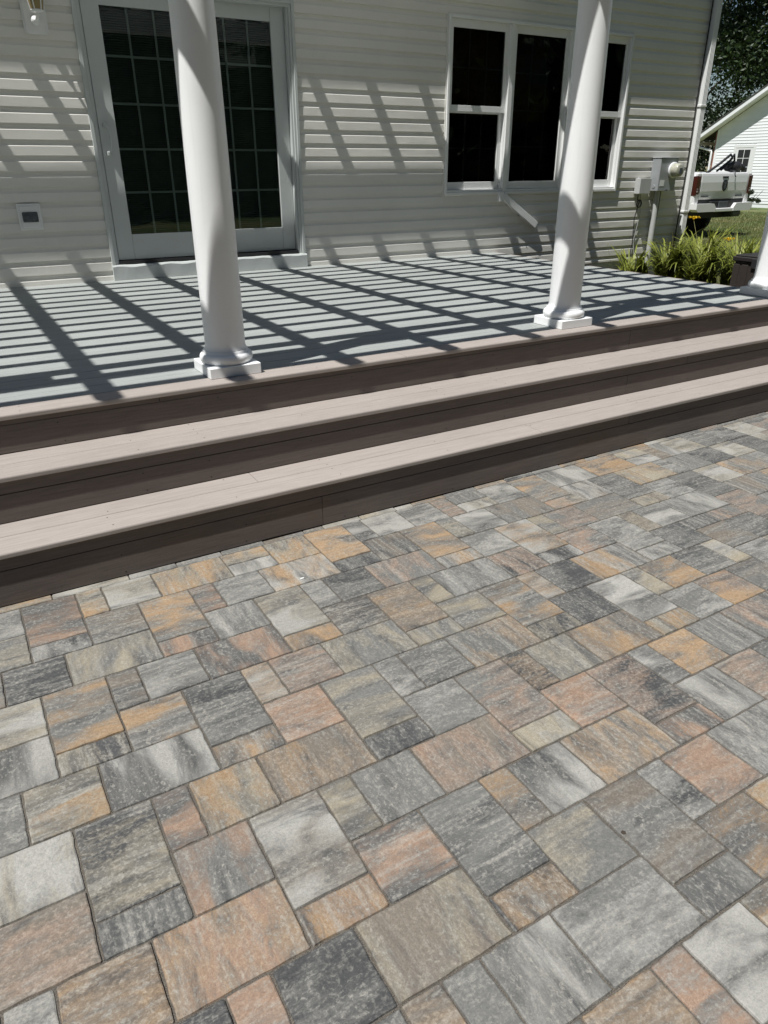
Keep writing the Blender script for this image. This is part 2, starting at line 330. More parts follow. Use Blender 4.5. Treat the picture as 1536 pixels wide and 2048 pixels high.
# ---- pavers on a grid of one unit; traced from left to right: column, row, width, depth, tones, streak
PX, PY, U = -0.031, 0.740, 0.0992
PAV = "0,17,2,3,PD,h;0,16,2,1,DL,v;2,18,1,2,OY,h;3,18,2,2,LY,h;5,18,3,2,OY,v;2,16,2,2,BG,h;4,15,2,3,OG,h;6,16,1,2,PD,h;7,16,2,2,GL,h;4,14,2,1,PD,v;6,14,2,2,GL,v;-1,14,2,2,DD,h;1,14,3,2,YG,v;0,11,2,3,OG,h;0,10,2,1,DY,v;2,12,1,2,BD,h;3,12,2,2,LG,h;5,12,3,2,PD,v;2,10,2,2,OG,h;4,9,2,3,DG,h;1,8,3,2,LD,v;4,8,2,1,OB,v;-1,8,2,2,OY,h;0,5,2,3,DY,h;0,4,2,1,DG,v;2,6,1,2,PD,h;3,6,2,2,OY,v;2,4,2,2,PG,v;-1,2,2,2,DO,h;1,2,3,2,PO,v;8,18,2,1,LG,v;10,18,2,2,OY,v;12,17,2,3,OO,h;9,16,3,2,OL,v;14,18,1,2,LD,h;15,18,2,2,LL,h;12,16,2,1,DG,v;14,16,2,2,BD,v;16,15,2,3,OB,h;8,13,2,3,LY,h;8,12,2,1,OD,v;10,14,1,2,GL,h;11,14,2,2,DG,h;13,14,3,2,GP,v;10,12,2,2,DB,h;12,11,2,3,BO,h;14,12,1,2,YD,h;9,10,3,2,GY,v;7,10,2,2,GP,h;6,10,1,2,LO,h;12,10,2,1,YG,v;8,7,2,3,GY,h;10,8,1,2,GL,h;11,8,2,2,DG,h;6,8,2,2,PP,h;8,6,2,1,DD,v;5,6,3,2,BO,v;10,6,2,2,GL,h;7,4,2,2,GG,v;9,4,3,2,BP,v;6,4,1,2,YD,h;4,3,2,3,LB,h;6,2,2,2,PD,h;4,2,2,1,OP,v;3,0,2,2,DD,h;5,0,3,2,BY,v;2,0,1,2,PP,h;7,-2,2,2,LG,v;9,-2,3,2,GL,h;12,-2,2,1,GD,v;8,0,2,1,DO,v;8,1,2,3,GD,h;10,2,1,2,OB,h;10,0,2,2,GY,h;11,2,2,2,LD,v;13,2,3,2,GO,v;15,0,2,2,PP,h;14,0,1,2,DL,h;12,-1,2,3,BG,h;12,4,2,1,YL,v;14,4,2,2,PP,h;12,5,2,3,GP,h;14,6,1,2,DO,h;15,6,2,2,GY,v;17,6,3,2,OB,v;18,8,2,2,DD,v;16,8,2,1,DY,v;16,9,2,3,OG,h;18,10,1,2,LO,h;14,10,2,2,YG,h;13,8,3,2,GO,v;15,12,3,2,GL,v;18,12,2,2,DP,v;19,10,2,2,DG,h;20,13,2,3,LO,h;20,12,2,1,DL,v;22,14,1,2,YG,h;23,14,2,2,GP,h;22,12,2,2,PG,h;21,16,3,2,BG,v;19,16,2,2,LG,h;18,14,2,2,GL,h;16,14,2,1,OL,v;20,19,2,1,GG,v;20,18,2,1,LY,v;22,18,2,2,LG,h;24,17,2,3,OG,h;24,16,2,1,PY,h;26,16,2,2,BL,v;26,18,3,2,LG,v;29,18,3,2,OO,h;32,19,2,1,YL,v;32,18,2,1,LL,h;35,18,1,2,LG,v;30,16,1,2,OY,v;31,16,2,2,YO,h;34,16,2,2,GG,v;28,15,2,3,DG,h;30,14,2,2,DL,h;28,14,2,1,BY,v;25,14,3,2,GB,h;29,12,3,2,LG,v;27,12,2,2,LG,h;26,12,1,2,BY,h;24,11,2,3,GL,h;21,10,3,2,OL,v;20,7,2,3,LG,h;22,8,1,2,YG,h;23,8,2,2,OB,h;22,6,2,2,GL,h;20,6,2,1,OY,v;19,4,2,2,OO,h;21,4,2,2,GG,v;18,4,1,2,LD,h;16,3,2,3,DP,h;18,2,2,2,LD,v;16,2,2,1,PD,v;25,8,2,2,DG,h;24,10,2,1,GL,v;24,6,2,2,OP,h;-2,18,2,2,GL,h;-2,16,2,2,GY,h;-2,12,2,2,LY,h;-2,10,2,2,LD,v;-3,8,2,2,GL,h;-3,6,3,2,LY,v;-3,4,3,2,BP,h;-2,2,1,2,GL,h;0,1,2,1,DD,h;5,-2,1,2,BO,h;6,-2,1,2,GG,h;10,-4,1,2,PG,h;11,-4,2,2,LL,h;8,-4,2,2,BO,h;13,-4,2,2,OY,h;20,1,2,3,BP,h;14,-2,2,2,OD,h;17,0,3,2,GL,v;8,19,2,1,OY,h;3,-2,2,2,DG,h;16,-2,2,2,OY,h"
TONE = {'G': (.138, .137, .131), 'L': (.305, .299, .282), 'D': (.060, .061, .063), 'O': (.278, .192, .118), 'P': (.260, .180, .133), 'B': (.158, .136, .114), 'Y': (.255, .225, .174)}
occ = set(); plist = []
for s_ in PAV.split(';'):
    i, j, w, h, c, d = s_.split(','); i, j, w, h = int(i), int(j), int(w), int(h)
    cells = [(x, y) for x in range(i, i+w) for y in range(j, j+h)]
    if any(q in occ for q in cells): continue
    occ.update(cells); plist.append((i, j, w, h, c, d))
prnd = random.Random(11)
SHAPES = [(3,2),(2,2),(2,3),(2,2),(1,2),(2,1)]
CODES = ['GL','GL','GD','DG','LG','GY','BG','YG','LY','GB','GO','OG','OY','PG','BO','DL','GP','YL','GG']
XA, XB, YA, YB = -10, 60, -30, 20
for j in range(YB-1, YA-1, -1):
    for i in range(XA, XB):
        if (i, j) in occ: continue
        opts = SHAPES[:]; prnd.shuffle(opts); opts += [(1,1)]
        for w, h in opts:
            cells = [(x, y) for x in range(i, i+w) for y in range(j-h+1, j+1)]
            if all(q not in occ and XA <= q[0] < XB and q[1] >= YA for q in cells): break
        occ.update(cells)
        plist.append((i, j-h+1, w, h, prnd.choice(CODES), 'v' if (w == 3 or (w, h) == (2, 1)) else 'h'))
PT = 0.055
def paver_mesh(w, h, k):
    r = random.Random(w*100+h*10+k); g = .0021+.0010*r.random()
    hx, hy = w*U/2-g, h*U/2-g; cr = .0035
    out = []
    n = {1: 4, 2: 7, 3: 10}
    def wob(a=.0017): return (r.random()-.5)*2*a
    def side(p, q, m_):
        for t in range(m_): 
            f = t/m_
            yield (p[0]+(q[0]-p[0])*f, p[1]+(q[1]-p[1])*f)
    cs = [(-hx,-hy),(hx,-hy),(hx,hy),(-hx,hy)]
    for a in range(4):
        p, q = cs[a], cs[(a+1) % 4]; m_ = n[w] if a % 2 == 0 else n[h]
        for t in range(1, m_):
            f = t/m_; x = p[0]+(q[0]-p[0])*f; y = p[1]+(q[1]-p[1])*f
            if a % 2 == 0: y += wob()
            else: x += wob()
            out.append((x, y))
        # clipped, slightly rounded corner at q
        sx, sy = (1 if q[0] > 0 else -1), (1 if q[1] > 0 else -1)
        c1 = cr*(.4+.8*r.random())
        if a % 2 == 0: out += [(q[0], q[1]-sy*c1)] if False else [(q[0]-sx*c1, q[1]), (q[0], q[1]-sy*c1)]
        else: out += [(q[0], q[1]-sy*c1), (q[0]-sx*c1, q[1])]
    m_ = len(out); mb = MB(); V = []
    ins = [.0030+.0022*r.random() for _ in out]
    def inset(p, d): 
        return (p[0]-math.copysign(min(d, abs(p[0])), p[0]) if abs(p[0]) > hx-.02 else p[0], p[1]-math.copysign(min(d, abs(p[1])), p[1]) if abs(p[1]) > hy-.02 else p[1])
    for k_, p in enumerate(out): q = inset(p, ins[k_]); V.append((q[0], q[1], wob(.0003)))
    for k_, p in enumerate(out): q = inset(p, ins[k_]*.28); V.append((q[0], q[1], -.0016+wob(.0005)))
    for p in out: V.append((p[0], p[1], -.0058))
    for p in out: V.append((p[0], p[1], -PT))
    F = [tuple(range(m_))]
    S = [False]
    for b in range(3):
        for k_ in range(m_): F.append((b*m_+k_, (b+1)*m_+k_, (b+1)*m_+(k_+1) % m_, b*m_+(k_+1) % m_))
    F = [f if len(f) > 4 else f for f in F]
    mb.add(V, F)
    return mb.mesh('paver', M['paver'])
PM = {}
def in_view(x, y):
    d = Vector((x, y, 0))-Vector((0, 0, 1.525)); z = d.dot(fw)
    if z < .1: return False
    u_, v_ = 768+FPX*d.dot(rt2)/z, 1024-FPX*d.dot(up2)/z
    return -70 < u_ < 1606 and 780 < v_ < 2130
far_mb = []
def tones(o, c, d, r):
    fa, fb = .9+.2*r.random(), .9+.2*r.random(); a = [v_*fa for v_ in TONE[c[0]]]; b = [v_*fb for v_ in TONE[c[1]]]
    if c[0] == c[1]: b = [v_*(1.12 if c[0] != 'L' else .9) for v_ in b]
    o['tone_a'] = a; o['tone_b'] = b; o['streak'] = 1.0 if d == 'v' else 0.0
for (i, j, w, h, c, d) in plist:
    x, y = PX+(i+w/2)*U, PY+(j+h/2)*U
    vis = any(in_view(PX+a*U, PY+b*U) for a in (i, i+w/2, i+w) for b in (j, j+h/2, j+h))
    k = prnd.randrange(3); key = (w, h, k)
    z = (prnd.random()-.5)*.0030
    if vis:
        if key not in PM: PM[key] = paver_mesh(w, h, k)
        o = link('paver', PM[key], patio, (x, y, z), ((prnd.random()-.5)*.004, (prnd.random()-.5)*.004, (prnd.random()-.5)*.006))
        tones(o, c, d, prnd)
    elif -3.9 < x < 6.3 and y > -2.9:
        far_mb.append((x, y, z, w, h))
mb = MB()
for (x, y, z, w, h) in far_mb:
    g = .0025; hx, hy = w*U/2-g, h*U/2-g
    mb.cbox(x-hx, x+hx, y-hy, y+hy, z-PT, z, .003)
o = mb.build('paver_field', M['paver'], patio); o['kind'] = 'stuff'; o['tone_a'] = list(TONE['G']); o['tone_b'] = list(TONE['O']); o['streak'] = 0.0
gt = random.Random(21); gmb = MB()
for (i, j, w, h, c, d) in plist:
    x0, y0 = PX+i*U, PY+j*U
    if not in_view(x0, y0): continue
    dist = math.hypot(x0, y0); nn = 26 if dist < 1.6 else (12 if dist < 2.6 else 4)
    for k in range(nn):
        if gt.random() < .5: x, y = x0+gt.gauss(0, .003), y0+gt.random()*h*U
        else: x, y = x0+gt.random()*w*U, y0+gt.gauss(0, .003)
        s_ = .0006+.0013*gt.random()**2; z = -.0045+.0035*gt.random()
        if gt.random() < .06: x, y, z = x0+gt.random()*w*U, y0+gt.random()*h*U, .0006
        V = [(x+s_*math.cos(a)*gt.uniform(.7, 1.2), y+s_*math.sin(a)*gt.uniform(.7, 1.2), z) for a in (0, 1.57, 3.14, 4.71)]+[(x, y, z+s_*1.1)]
        gmb.add(V, [(0,1,4), (1,2,4), (2,3,4), (3,0,4)])
o = gmb.build('grit', plain('grit', (.20, .18, .15), .9, var=.5, vscale=300), patio); o['kind'] = 'stuff'
# narrow cut pieces closing the gap to the first riser
x = -1.2
while x < 6.0:
    L = prnd.choice([.1, .2, .2, .3])*.99; y0, y1 = PY+20*U+.002, 2.7665-prnd.random()*.006
    mb = MB(); hx = L/2-.002; hy = (y1-y0)/2
    mb.cbox(-hx, hx, -hy, hy, -PT, 0, .003)
    o = mb.build('cut_paver', M['paver'], patio, (x+L/2, (y0+y1)/2, -prnd.random()*.003)); tones(o, prnd.choice(CODES), 'h', prnd)
    x += L

# ================================================================== deck with three steps
DZ, YN1, YN2, YN3, YW = .6043, 2.7446, 3.0023, 3.2572, 7.1116
Z1, Z2 = .2288, .4314
DX0, DX1 = -4.0, 5.72
deck = thing('deck', 'grey composite deck with tan edge board and two broad tan steps, risers darkened for shade', 'deck', (0, 3.26, 0))
def dchild(mb, name, mat, par):
    # parts are modelled in world space; children of an Empty at `par` keep that by an offset
    o = mb.build(name, mat, par); w_ = par.location if par.parent is None else par.location+par.parent.location
    o.location = -w_; return o
T = .024
def nosed(y0, y1, z1, t=T, r=.009):
    # board section with a rounded front edge: (y, z)
    return [(y1, z1-t), (y1, z1-.002), (y1-.002, z1)] + [(p[0], p[1]) for p in arc(y0+r, z1-r, r, 90, 180, 6)] + [(y0, z1-t+.004), (y0+.004, z1-t)]
def plainb(y0, y1, z1, t=T, r=.002):
    return [(y0, z1-t), (y1, z1-t), (y1, z1-r), (y1-r, z1), (y0+r, z1), (y0, z1-r)][::-1]
def rboard(y, z0, z1, t=.018, r=.0015):
    return [(y, z0), (y+t, z0), (y+t, z1), (y+r, z1), (y, z1-r)][::-1]
def run(pts, x0, x1, cuts, name, mat, par, gap=.0025):
    xs = [x0]+sorted(cuts)+[x1]
    for a, b in zip(xs[:-1], xs[1:]):
        dchild(MB().prism(pts, 'x', a+(gap/2 if a != x0 else 0), b-(gap/2 if b != x1 else 0)), name, mat, par)
SX1 = 5.98
def step(nm, yn, z, zb, yback, stripz, rcuts, scuts, tcuts, joint):
    st = bpy.data.objects.new(nm, None); COL.objects.link(st); st.parent = deck; st.location = (0, yn-3.26, 0)
    run(nosed(yn, joint-.002, z), DX0, SX1, tcuts[0], 'tread_board', M['tan'], st)
    if yback: run(plainb(joint+.002, yback, z), DX0, SX1, tcuts[1], 'tread_board', M['tan'], st)
    run(rboard(yn+.014, stripz+.002, z-T-.0005), DX0, SX1-.02, scuts, 'trim_strip', M['brown'], st)
    run(rboard(yn+.0155, zb+.004, stripz-.0015), DX0, SX1-.02, rcuts, 'riser_board', M['brown'], st)
    return st
s1 = step('step', YN1, Z1, 0.0, 3.04, Z1-.078, [1.283], [3.286], [[2.6], [1.03]], 2.8938)
s2 = step('step', YN2, Z2, Z1, 3.295, Z2-.078, [3.526], [4.067], [[-.7], [3.9]], 3.1440)
# deck edge: one tan board along the front, fascia below
run(nosed(YN3, 3.388, DZ), DX0, DX1, [2.05], 'edge_board', M['tan'], deck)
run(rboard(YN3+.014, DZ-.047, DZ-T-.0005), DX0, DX1, [.725], 'trim_strip', M['brown'], deck)
run(rboard(YN3+.0155, Z2+.004, DZ-.0485), DX0, DX1, [3.79], 'riser_board', M['brown'], deck)
nb = 26; y = 3.392; wb = (YW-.012-y)/nb
for k in range(nb):
    cuts = [[], [4.9], [], [], [2.75], []][k % 6] if k % 2 else []
    run(plainb(y+.0015, y+wb-.0015, DZ-.0005), DX0, DX1-.030, cuts, 'deck_board', M['deck'], deck, .003); y += wb
dchild(MB().prism([(DX1-.028, DZ-T), (DX1, DZ-T), (DX1, DZ-.003), (DX1-.003, DZ), (DX1-.028, DZ)], 'y', 3.392, YW-.02), 'side_board', M['tan'], deck)
dchild(MB().box(DX1-.03, DX1-.012, 3.30, YW-.02, .02, DZ-T-.002), 'side_fascia', M['brown'], deck)
dchild(MB().box(DX0, DX1-.03, 3.42, YW-.05, .30, DZ-T-.03), 'deck_frame', M['brown'], deck)
dchild(MB().box(SX1-.02, SX1-.002, YN1+.022, 3.03, .002, Z1-T-.002).box(SX1-.02, SX1-.002, 3.03, 3.29, .002, Z2-T-.002), 'step_side', M['brown'], deck)
# screw heads in pairs
def screws(par, rows):
    mb = MB()
    for (x, y, z, nrm) in rows:
        r = .0032; n = 7
        if nrm == 'z': V = [(x+r*math.cos(6.283*k/n), y+r*math.sin(6.283*k/n), z+.0006) for k in range(n)]
        else: V = [(x+r*math.cos(6.283*k/n), y-.0006, z+r*math.sin(6.283*k/n)) for k in range(n)]
        mb.add(V, [tuple(range(n))])
    o = dchild(mb, 'screw_heads', M['screw'], par); o['kind'] = 'stuff'
sr = random.Random(5)
for par, ys, zt, yr, zs in ((s1, (2.785, 2.865, 2.925, 3.0), Z1, YN1+.0155, (.02, .10, .18)), (s2, (3.04, 3.115, 3.175, 3.26), Z2, YN2+.0155, (Z1+.02, Z1+.10, Z1+.16))):
    rows = []
    for x in (-.55, .28, .62, 1.12, 1.86, 2.55, 3.2, 3.9, 4.6, 5.2):
        xo = x+sr.random()*.3
        rows += [(xo+sr.random()*.02, q, zt, 'z') for q in ys if sr.random() < .75]
        rows += [(xo+sr.random()*.03, yr, q, 'y') for q in zs if sr.random() < .7]
    screws(par, rows)
screws(deck, [(x+sr.random()*.2, YN3+.0155, q, 'y') for x in (.2, .9, 1.7, 2.6, 3.4, 4.4) for q in (.45, .535, .565)]+[(x+sr.random()*.2, q, DZ, 'z') for x in (.1, 1.5, 2.8, 4.1) for q in (3.285, 3.36)])

# ================================================================== columns and pergola
CY = 3.47
def column(x, y, label):
    c = thing('porch_column', label, 'column', (x, y, DZ), 'round white columns along the deck edge')
    h = 2.44
    MB().cbox(-.130, .130, -.130, .130, 0, .052, .003).build('plinth', M['column'], c)
    tor = [(.085, .050), (.112, .0505)] + [(.112+.018*math.sin(math.radians(a)), .0755-.0245*math.cos(math.radians(a))) for a in range(0, 181, 15)] + [(.111, .101), (.111, .112), (.108, .1135), (.085, .1135)]
    MB().lathe(tor, n=56).build('base_ring', M['column'], c)
    sh = [(.085, .108), (.1065, .112), (.1035, .118), (.0995, .127), (.0975, .142)]
    for k in range(1, 13):
        t = k/12; z = .142+(h-.30-.142)*t; sh.append((.0975-.013*max(0, (t-.25)/.75)**1.6, z))
    MB().lathe(sh, n=56).build('shaft', M['column'], c)
    cp = [(.07, h-.30), (.088, h-.298), (.094, h-.29), (.094, h-.28), (.086, h-.275), (.086, h-.12), (.098, h-.105), (.115, h-.075), (.118, h-.06), (.07, h-.058)]
    MB().lathe(cp, n=48).build('capital', M['column'], c)
    MB().cbox(-.130, .130, -.130, .130, h-.060, h, .003).build('abacus', M['column'], c)
    return c
column(-.93, CY, 'white round column at the far left end of the deck edge')
column(1.125, CY, 'white round column in front of the sliding glass door')
column(3.370, CY, 'white round column in front of the triple window')
column(5.565, CY+.07, 'white round column at the right corner of the deck by the storage box')
pg = thing('pergola', 'white wooden pergola over the deck whose rafters and slats cast striped shadows', 'pergola', (0, CY, DZ))
def pchild(mb, name): 
    o = mb.build(name, M['pergola'], pg); o.location = -pg.location; return o
ZB = DZ+2.44; ZR = ZB+.235; ZS = ZR+.184
for yb in (CY-.105, CY+.032): pchild(MB().cbox(-3.6, 6.15, yb, yb+.038, ZB, ZR, .003), 'beam')
def tail(xl):
    # rafter outline in (y,z): curved tail at the front
    y0, y1 = 2.893, YW-.03
    pts = [(y1, ZR), (y1, ZS), (y0, ZS), (y0, ZS-.09)] + [(y0+.075*(1-math.cos(t*math.pi/2)), ZS-.09-.094*math.sin(t*math.pi/2)) for t in (.25, .5, .75)] + [(y0+.075, ZR)]
    return MB().prism(pts[::-1], 'x', xl, xl+.038)
for k in range(-4, 12): pchild(tail(-.809+.613*k), 'rafter')
SLW, SLH = .076, .038
off = (ZS+SLH/2-DZ)*SY
for k in range(-4, 13):
    yc = 4.385+.2455*(k-1)-off+{11: .03, 12: .092, -3: .02}.get(k, 0)
    if yc < 2.95: continue
    sw = SLW if k < 12 else .086
    if k == 12: yc -= .010
    pchild(MB().cbox(-3.6, 6.1, yc-sw/2, yc+sw/2, ZS+.001, ZS+SLH, .003), 'slat')

# ================================================================== house
house = thing('house', 'house wall in pale cream lap siding with a sliding glass door and triple window', 'house', (2.5, YW, 0))
HX0, HX1 = -4.4, 8.93
def hchild(mb, name, mat, par=None):
    par = par or house; o = mb.build(name, mat, par)
    o.location = -house.location; return o
def hsub(name):
    e = bpy.data.objects.new(name, None); COL.objects.link(e); e.parent = house; return e
D0, D1, DT = 1.329, 3.235, 2.868          # door opening with trim
W0, W1, WB, WT = 4.925, 7.550, 1.237, 2.900
ZTOP = 4.05
wall = hsub('wall')
bk = MB()
for (a, b, c, d) in ((HX0, D0+.03, .05, ZTOP), (D1-.03, W0+.03, .05, ZTOP), (W1-.03, HX1, .05, ZTOP), (D0+.03, D1-.03, DT-.03, ZTOP), (W0+.03, W1-.03, WT-.03, ZTOP), (W0+.03, W1-.03, .05, WB+.03), (D0+.03, D1-.03, .05, .62)):
    bk.box(a, b, YW, YW+.13, c, d)
hchild(bk, 'wall_panel', M['white'], wall)
EXP = .1162; ZL0 = .688-3*EXP
PROF = [(0.0, -.0010), (0.0, -.0150), (.0015, -.0164), (.0690, -.0142), (.0735, -.0106), (.0785, -.0072), (.0850, -.0042), (.0940, -.0022), (.1162, -.0014)]
def course(z0, za, zb, x0, x1):
    P = [(z0+p[0], YW+p[1]) for p in PROF]; out = []
    for k in range(len(P)):
        z, yv = P[k]
        if k:
            zp, yp = P[k-1]
            for zc in (za, zb):
                if zp < zc < z: t = (zc-zp)/(z-zp); out.append((yp+(yv-yp)*t, zc))
        if za-1e-6 <= z <= zb+1e-6: out.append((yv, z))
    if len(out) < 2: return
    hchild(MB().strip(out, x0, x1), 'siding_board', M['siding'], wall)
z = ZL0; k = 0; seam = random.Random(3)
while z < ZTOP:
    za, zb = max(z, .385), min(z+EXP, ZTOP)
    if zb > za:
        segs = [(HX0, HX1, za, zb)]
        for (a, b, c, d) in ((D0, D1, DZ-.1, DT), (W0, W1, WB, WT)):
            new = []
            for (x0, x1, z0_, z1_) in segs:
                if z1_ <= c or z0_ >= d or x1 <= a or x0 >= b: new.append((x0, x1, z0_, z1_)); continue
                new += [(x0, a, z0_, z1_), (b, x1, z0_, z1_)]
                if z0_ < c: new.append((a, b, z0_, c))
                if z1_ > d: new.append((a, b, d, z1_))
            segs = [s_ for s_ in new if s_[1]-s_[0] > .01 and s_[3]-s_[2] > .004]
        for (x0, x1, z0_, z1_) in segs:
            if x1-x0 > 3:
                xm = x0+(x1-x0)*(.25+.5*seam.random())
                course(z, z0_, z1_, x0, xm); course(z, z0_, z1_, xm+.0008, x1)
            else: course(z, z0_, z1_, x0, x1)
    z += EXP; k += 1
hchild(MB().cbox(HX1-.075, HX1+.006, YW-.024, YW+.005, .385, ZTOP, .003), 'corner_trim', M['white'])
hchild(MB().box(HX1-.003, HX1+.004, YW+.004, YW+7, .385, ZTOP), 'side_wall', M['siding'])
hchild(MB().box(HX0, HX1-.02, YW+.025, YW+.2, -.05, .40), 'foundation', M['concrete'])
hchild(MB().box(HX0-.1, HX1+.35, YW-.20, YW+7, ZTOP-.05, ZTOP-.03), 'soffit', M['white'])
hchild(MB().box(HX0-.1, HX1+.35, YW-.202, YW-.18, ZTOP-.028, ZTOP+.12), 'fascia', M['white'])
hchild(MB().prism([(YW-.26, ZTOP+.10), (YW+3.4, ZTOP+1.9), (YW+7.2, ZTOP+.10), (YW+7.2, ZTOP+.13), (YW+3.4, ZTOP+1.95), (YW-.26, ZTOP+.14)][::-1], 'x', HX0-.15, HX1+.4), 'roof', M['roof'])
room = MB().box(HX0, HX1-.01, YW+3.6, YW+3.7, 0, ZTOP-.06).box(HX0, HX1-.01, YW+.14, YW+3.6, .5, .62).box(HX0, HX1-.01, YW+.14, YW+3.6, 3.2, 3.25).box(HX0, HX0+.05, YW+.14, YW+3.6, .62, 3.2).box(HX1-.06, HX1-.01, YW+.14, YW+3.6, .62, 3.2)
hchild(room, 'room', M['room'])

# ---- sliding door
door = hsub('sliding_door')
def dr(mb, name, mat): return hchild(mb, name, mat, door)
YF = YW-.030
dr(MB().cbox(D0, D0+.030, YF, YW+.02, DZ+.13, DT, .003).cbox(D0+.030, D0+.052, YF+.012, YW+.06, DZ+.13, DT-.03, .002).cbox(D0+.052, D0+.068, YF+.028, YW+.08, DZ+.13, DT-.03, .002), 'jamb', M['doorp'])
dr(MB().cbox(D1-.030, D1, YF, YW+.02, DZ+.13, DT, .003).cbox(D1-.052, D1-.030, YF+.012, YW+.06, DZ+.13, DT-.03, .002).cbox(D1-.072, D1-.052, YF+.028, YW+.08, DZ+.13, DT-.03, .002), 'jamb', M['doorp'])
dr(MB().cbox(D0+.030, D1-.030, YF+.001, YW+.02, DT-.032, DT, .003).cbox(D0+.052, D1-.052, YF+.012, YW+.08, DT-.056, DT-.032, .002), 'head', M['doorp'])
def wavy():
    mb = MB(); n = 40; V = []
    for k in range(n+1):
        x = D0-.004+(D1-D0+.008)*k/n; wv = .004*math.sin(k*1.3)+.003*math.sin(k*.7+1)
        V += [(x, YW-.006, DZ+.001), (x, YW-.052, DZ+.001), (x, YW-.054+wv*.3, DZ+.112+wv), (x, YW-.046, DZ+.124+wv*.6), (x, YW+.02, DZ+.134)]
    F = []
    for k in range(n):
        for j in range(4): F.append((k*5+j, k*5+j+5, k*5+j+6, k*5+j+1))
    F += [tuple(range(5)), tuple(range(n*5, n*5+5))[::-1]]
    return mb.add(V, F)
dr(wavy(), 'sill', M['doorp'])
dr(MB().box(D0+.068, D1-.072, YW-.020, YW+.07, DZ+.1345, DZ+.160), 'track', M['black'])
def panel(x0, x1, gx0, gx1, yf, nm):
    z0, z1 = .770, 2.814; g0, g1 = .984, 2.700; t = .040
    dr(MB().cbox(x0, gx0, yf, yf+t, z0, z1, .003), 'stile', M['doorp']); dr(MB().cbox(gx1, x1, yf, yf+t, z0, z1, .003), 'stile', M['doorp'])
    dr(MB().cbox(gx0+.0005, gx1-.0005, yf+.002, yf+t-.002, z0, g0, .003), 'bottom_rail', M['doorp']); dr(MB().cbox(gx0+.0005, gx1-.0005, yf+.002, yf+t-.002, g1, z1, .003), 'top_rail', M['doorp'])
    yg = yf+.016
    dr(MB().box(gx0-.005, gx1+.005, yg, yg+.004, g0-.005, g1+.005), 'pane', M['glass'])
    for k in (1, 2): xm = gx0+(gx1-gx0)*k/3; dr(MB().box(xm-.009, xm+.009, yg+.006, yg+.012, g0, g1), 'muntin', M['doorp'])
    for k in range(1, 5): zm = g0+(g1-g0)*k/5; dr(MB().box(gx0, gx1, yg+.0065, yg+.0125, zm-.009, zm+.009), 'muntin', M['doorp'])
    mb = MB(); zz = g0+.004
    while zz < g1: 
        mb.add([(gx0, yg+.030, zz), (gx1, yg+.030, zz), (gx1, yg+.041, zz+.0125), (gx0, yg+.041, zz+.0125)], [(0,1,2,3)]); zz += .0172
    o = dr(mb, 'blind', M['blind']); o['kind'] = 'stuff'
panel(1.402, 2.335, 1.544, 2.194, YW+.004, 'sliding')
panel(2.240, 3.160, 2.380, 3.028, YW+.046, 'fixed')
hd = MB().cbox(1.437, 1.467, YW-.022, YW+.003, 1.835, 1.868, .004).cbox(1.437, 1.467, YW-.022, YW+.003, 1.617, 1.652, .004)
hd.tube([(1.453, YW-.020, 1.85), (1.470, YW-.040, 1.81), (1.474, YW-.045, 1.74), (1.470, YW-.040, 1.67), (1.453, YW-.020, 1.64)], .008, 8)
dr(hd, 'handle', M['doorp'])

# ---- triple window
win = hsub('triple_window')
def wd(mb, name, mat): return hchild(mb, name, mat, win)
YO = YW-.040
def ring(x0, x1, z0, z1, w, y0, y1, wb=None, wt=None):
    wb = wb or w; wt = wt or w
    return MB().cbox(x0, x0+w, y0, y1, z0, z1, .002).cbox(x1-w, x1, y0, y1, z0, z1, .002).cbox(x0+w+.0003, x1-w-.0003, y0+.0007, y1, z0, z0+wb, .002).cbox(x0+w+.0003, x1-w-.0003, y0+.0007, y1, z1-wt, z1, .002)
wd(ring(W0, W1, WB, WT, .028, YO, YW+.09), 'frame', M['white'])
wd(ring(W0-.014, W1+.014, WB-.012, WT+.014, .0145, YW-.022, YW+.004), 'channel', M['siding'])
XM = [5.755, 6.620]
for xm in XM: wd(MB().cbox(xm-.028, xm+.028, YO+.006, YW+.09, WB+.028, WT-.028, .002), 'mullion', M['white'])
cells = [(W0+.028, XM[0]-.028), (XM[0]+.028, XM[1]-.028), (XM[1]+.028, W1-.028)]
def sash(x0, x1, z0, z1, w, yf, wb, wt, grid):
    wd(ring(x0, x1, z0, z1, w, yf, yf+.034, wb, wt), 'sash', M['white'])
    wd(MB().box(x0+w-.004, x1-w+.004, yf+.014, yf+.018, z0+wb-.004, z1-wt+.004), 'pane', M['wglass'])
    if grid:
        mb = MB()
        for k in (1, 2): xm = x0+w+(x1-x0-2*w)*k/3; wd(MB().box(xm-.007, xm+.007, yf+.020, yf+.025, z0+wb, z1-wt), 'muntin', M['greypvc'])
        for k in range(1, grid): zm = z0+wb+(z1-z0-wb-wt)*k/grid; wd(MB().box(x0+w, x1-w, yf+.0205, yf+.0255, zm-.007, zm+.007), 'muntin', M['greypvc'])
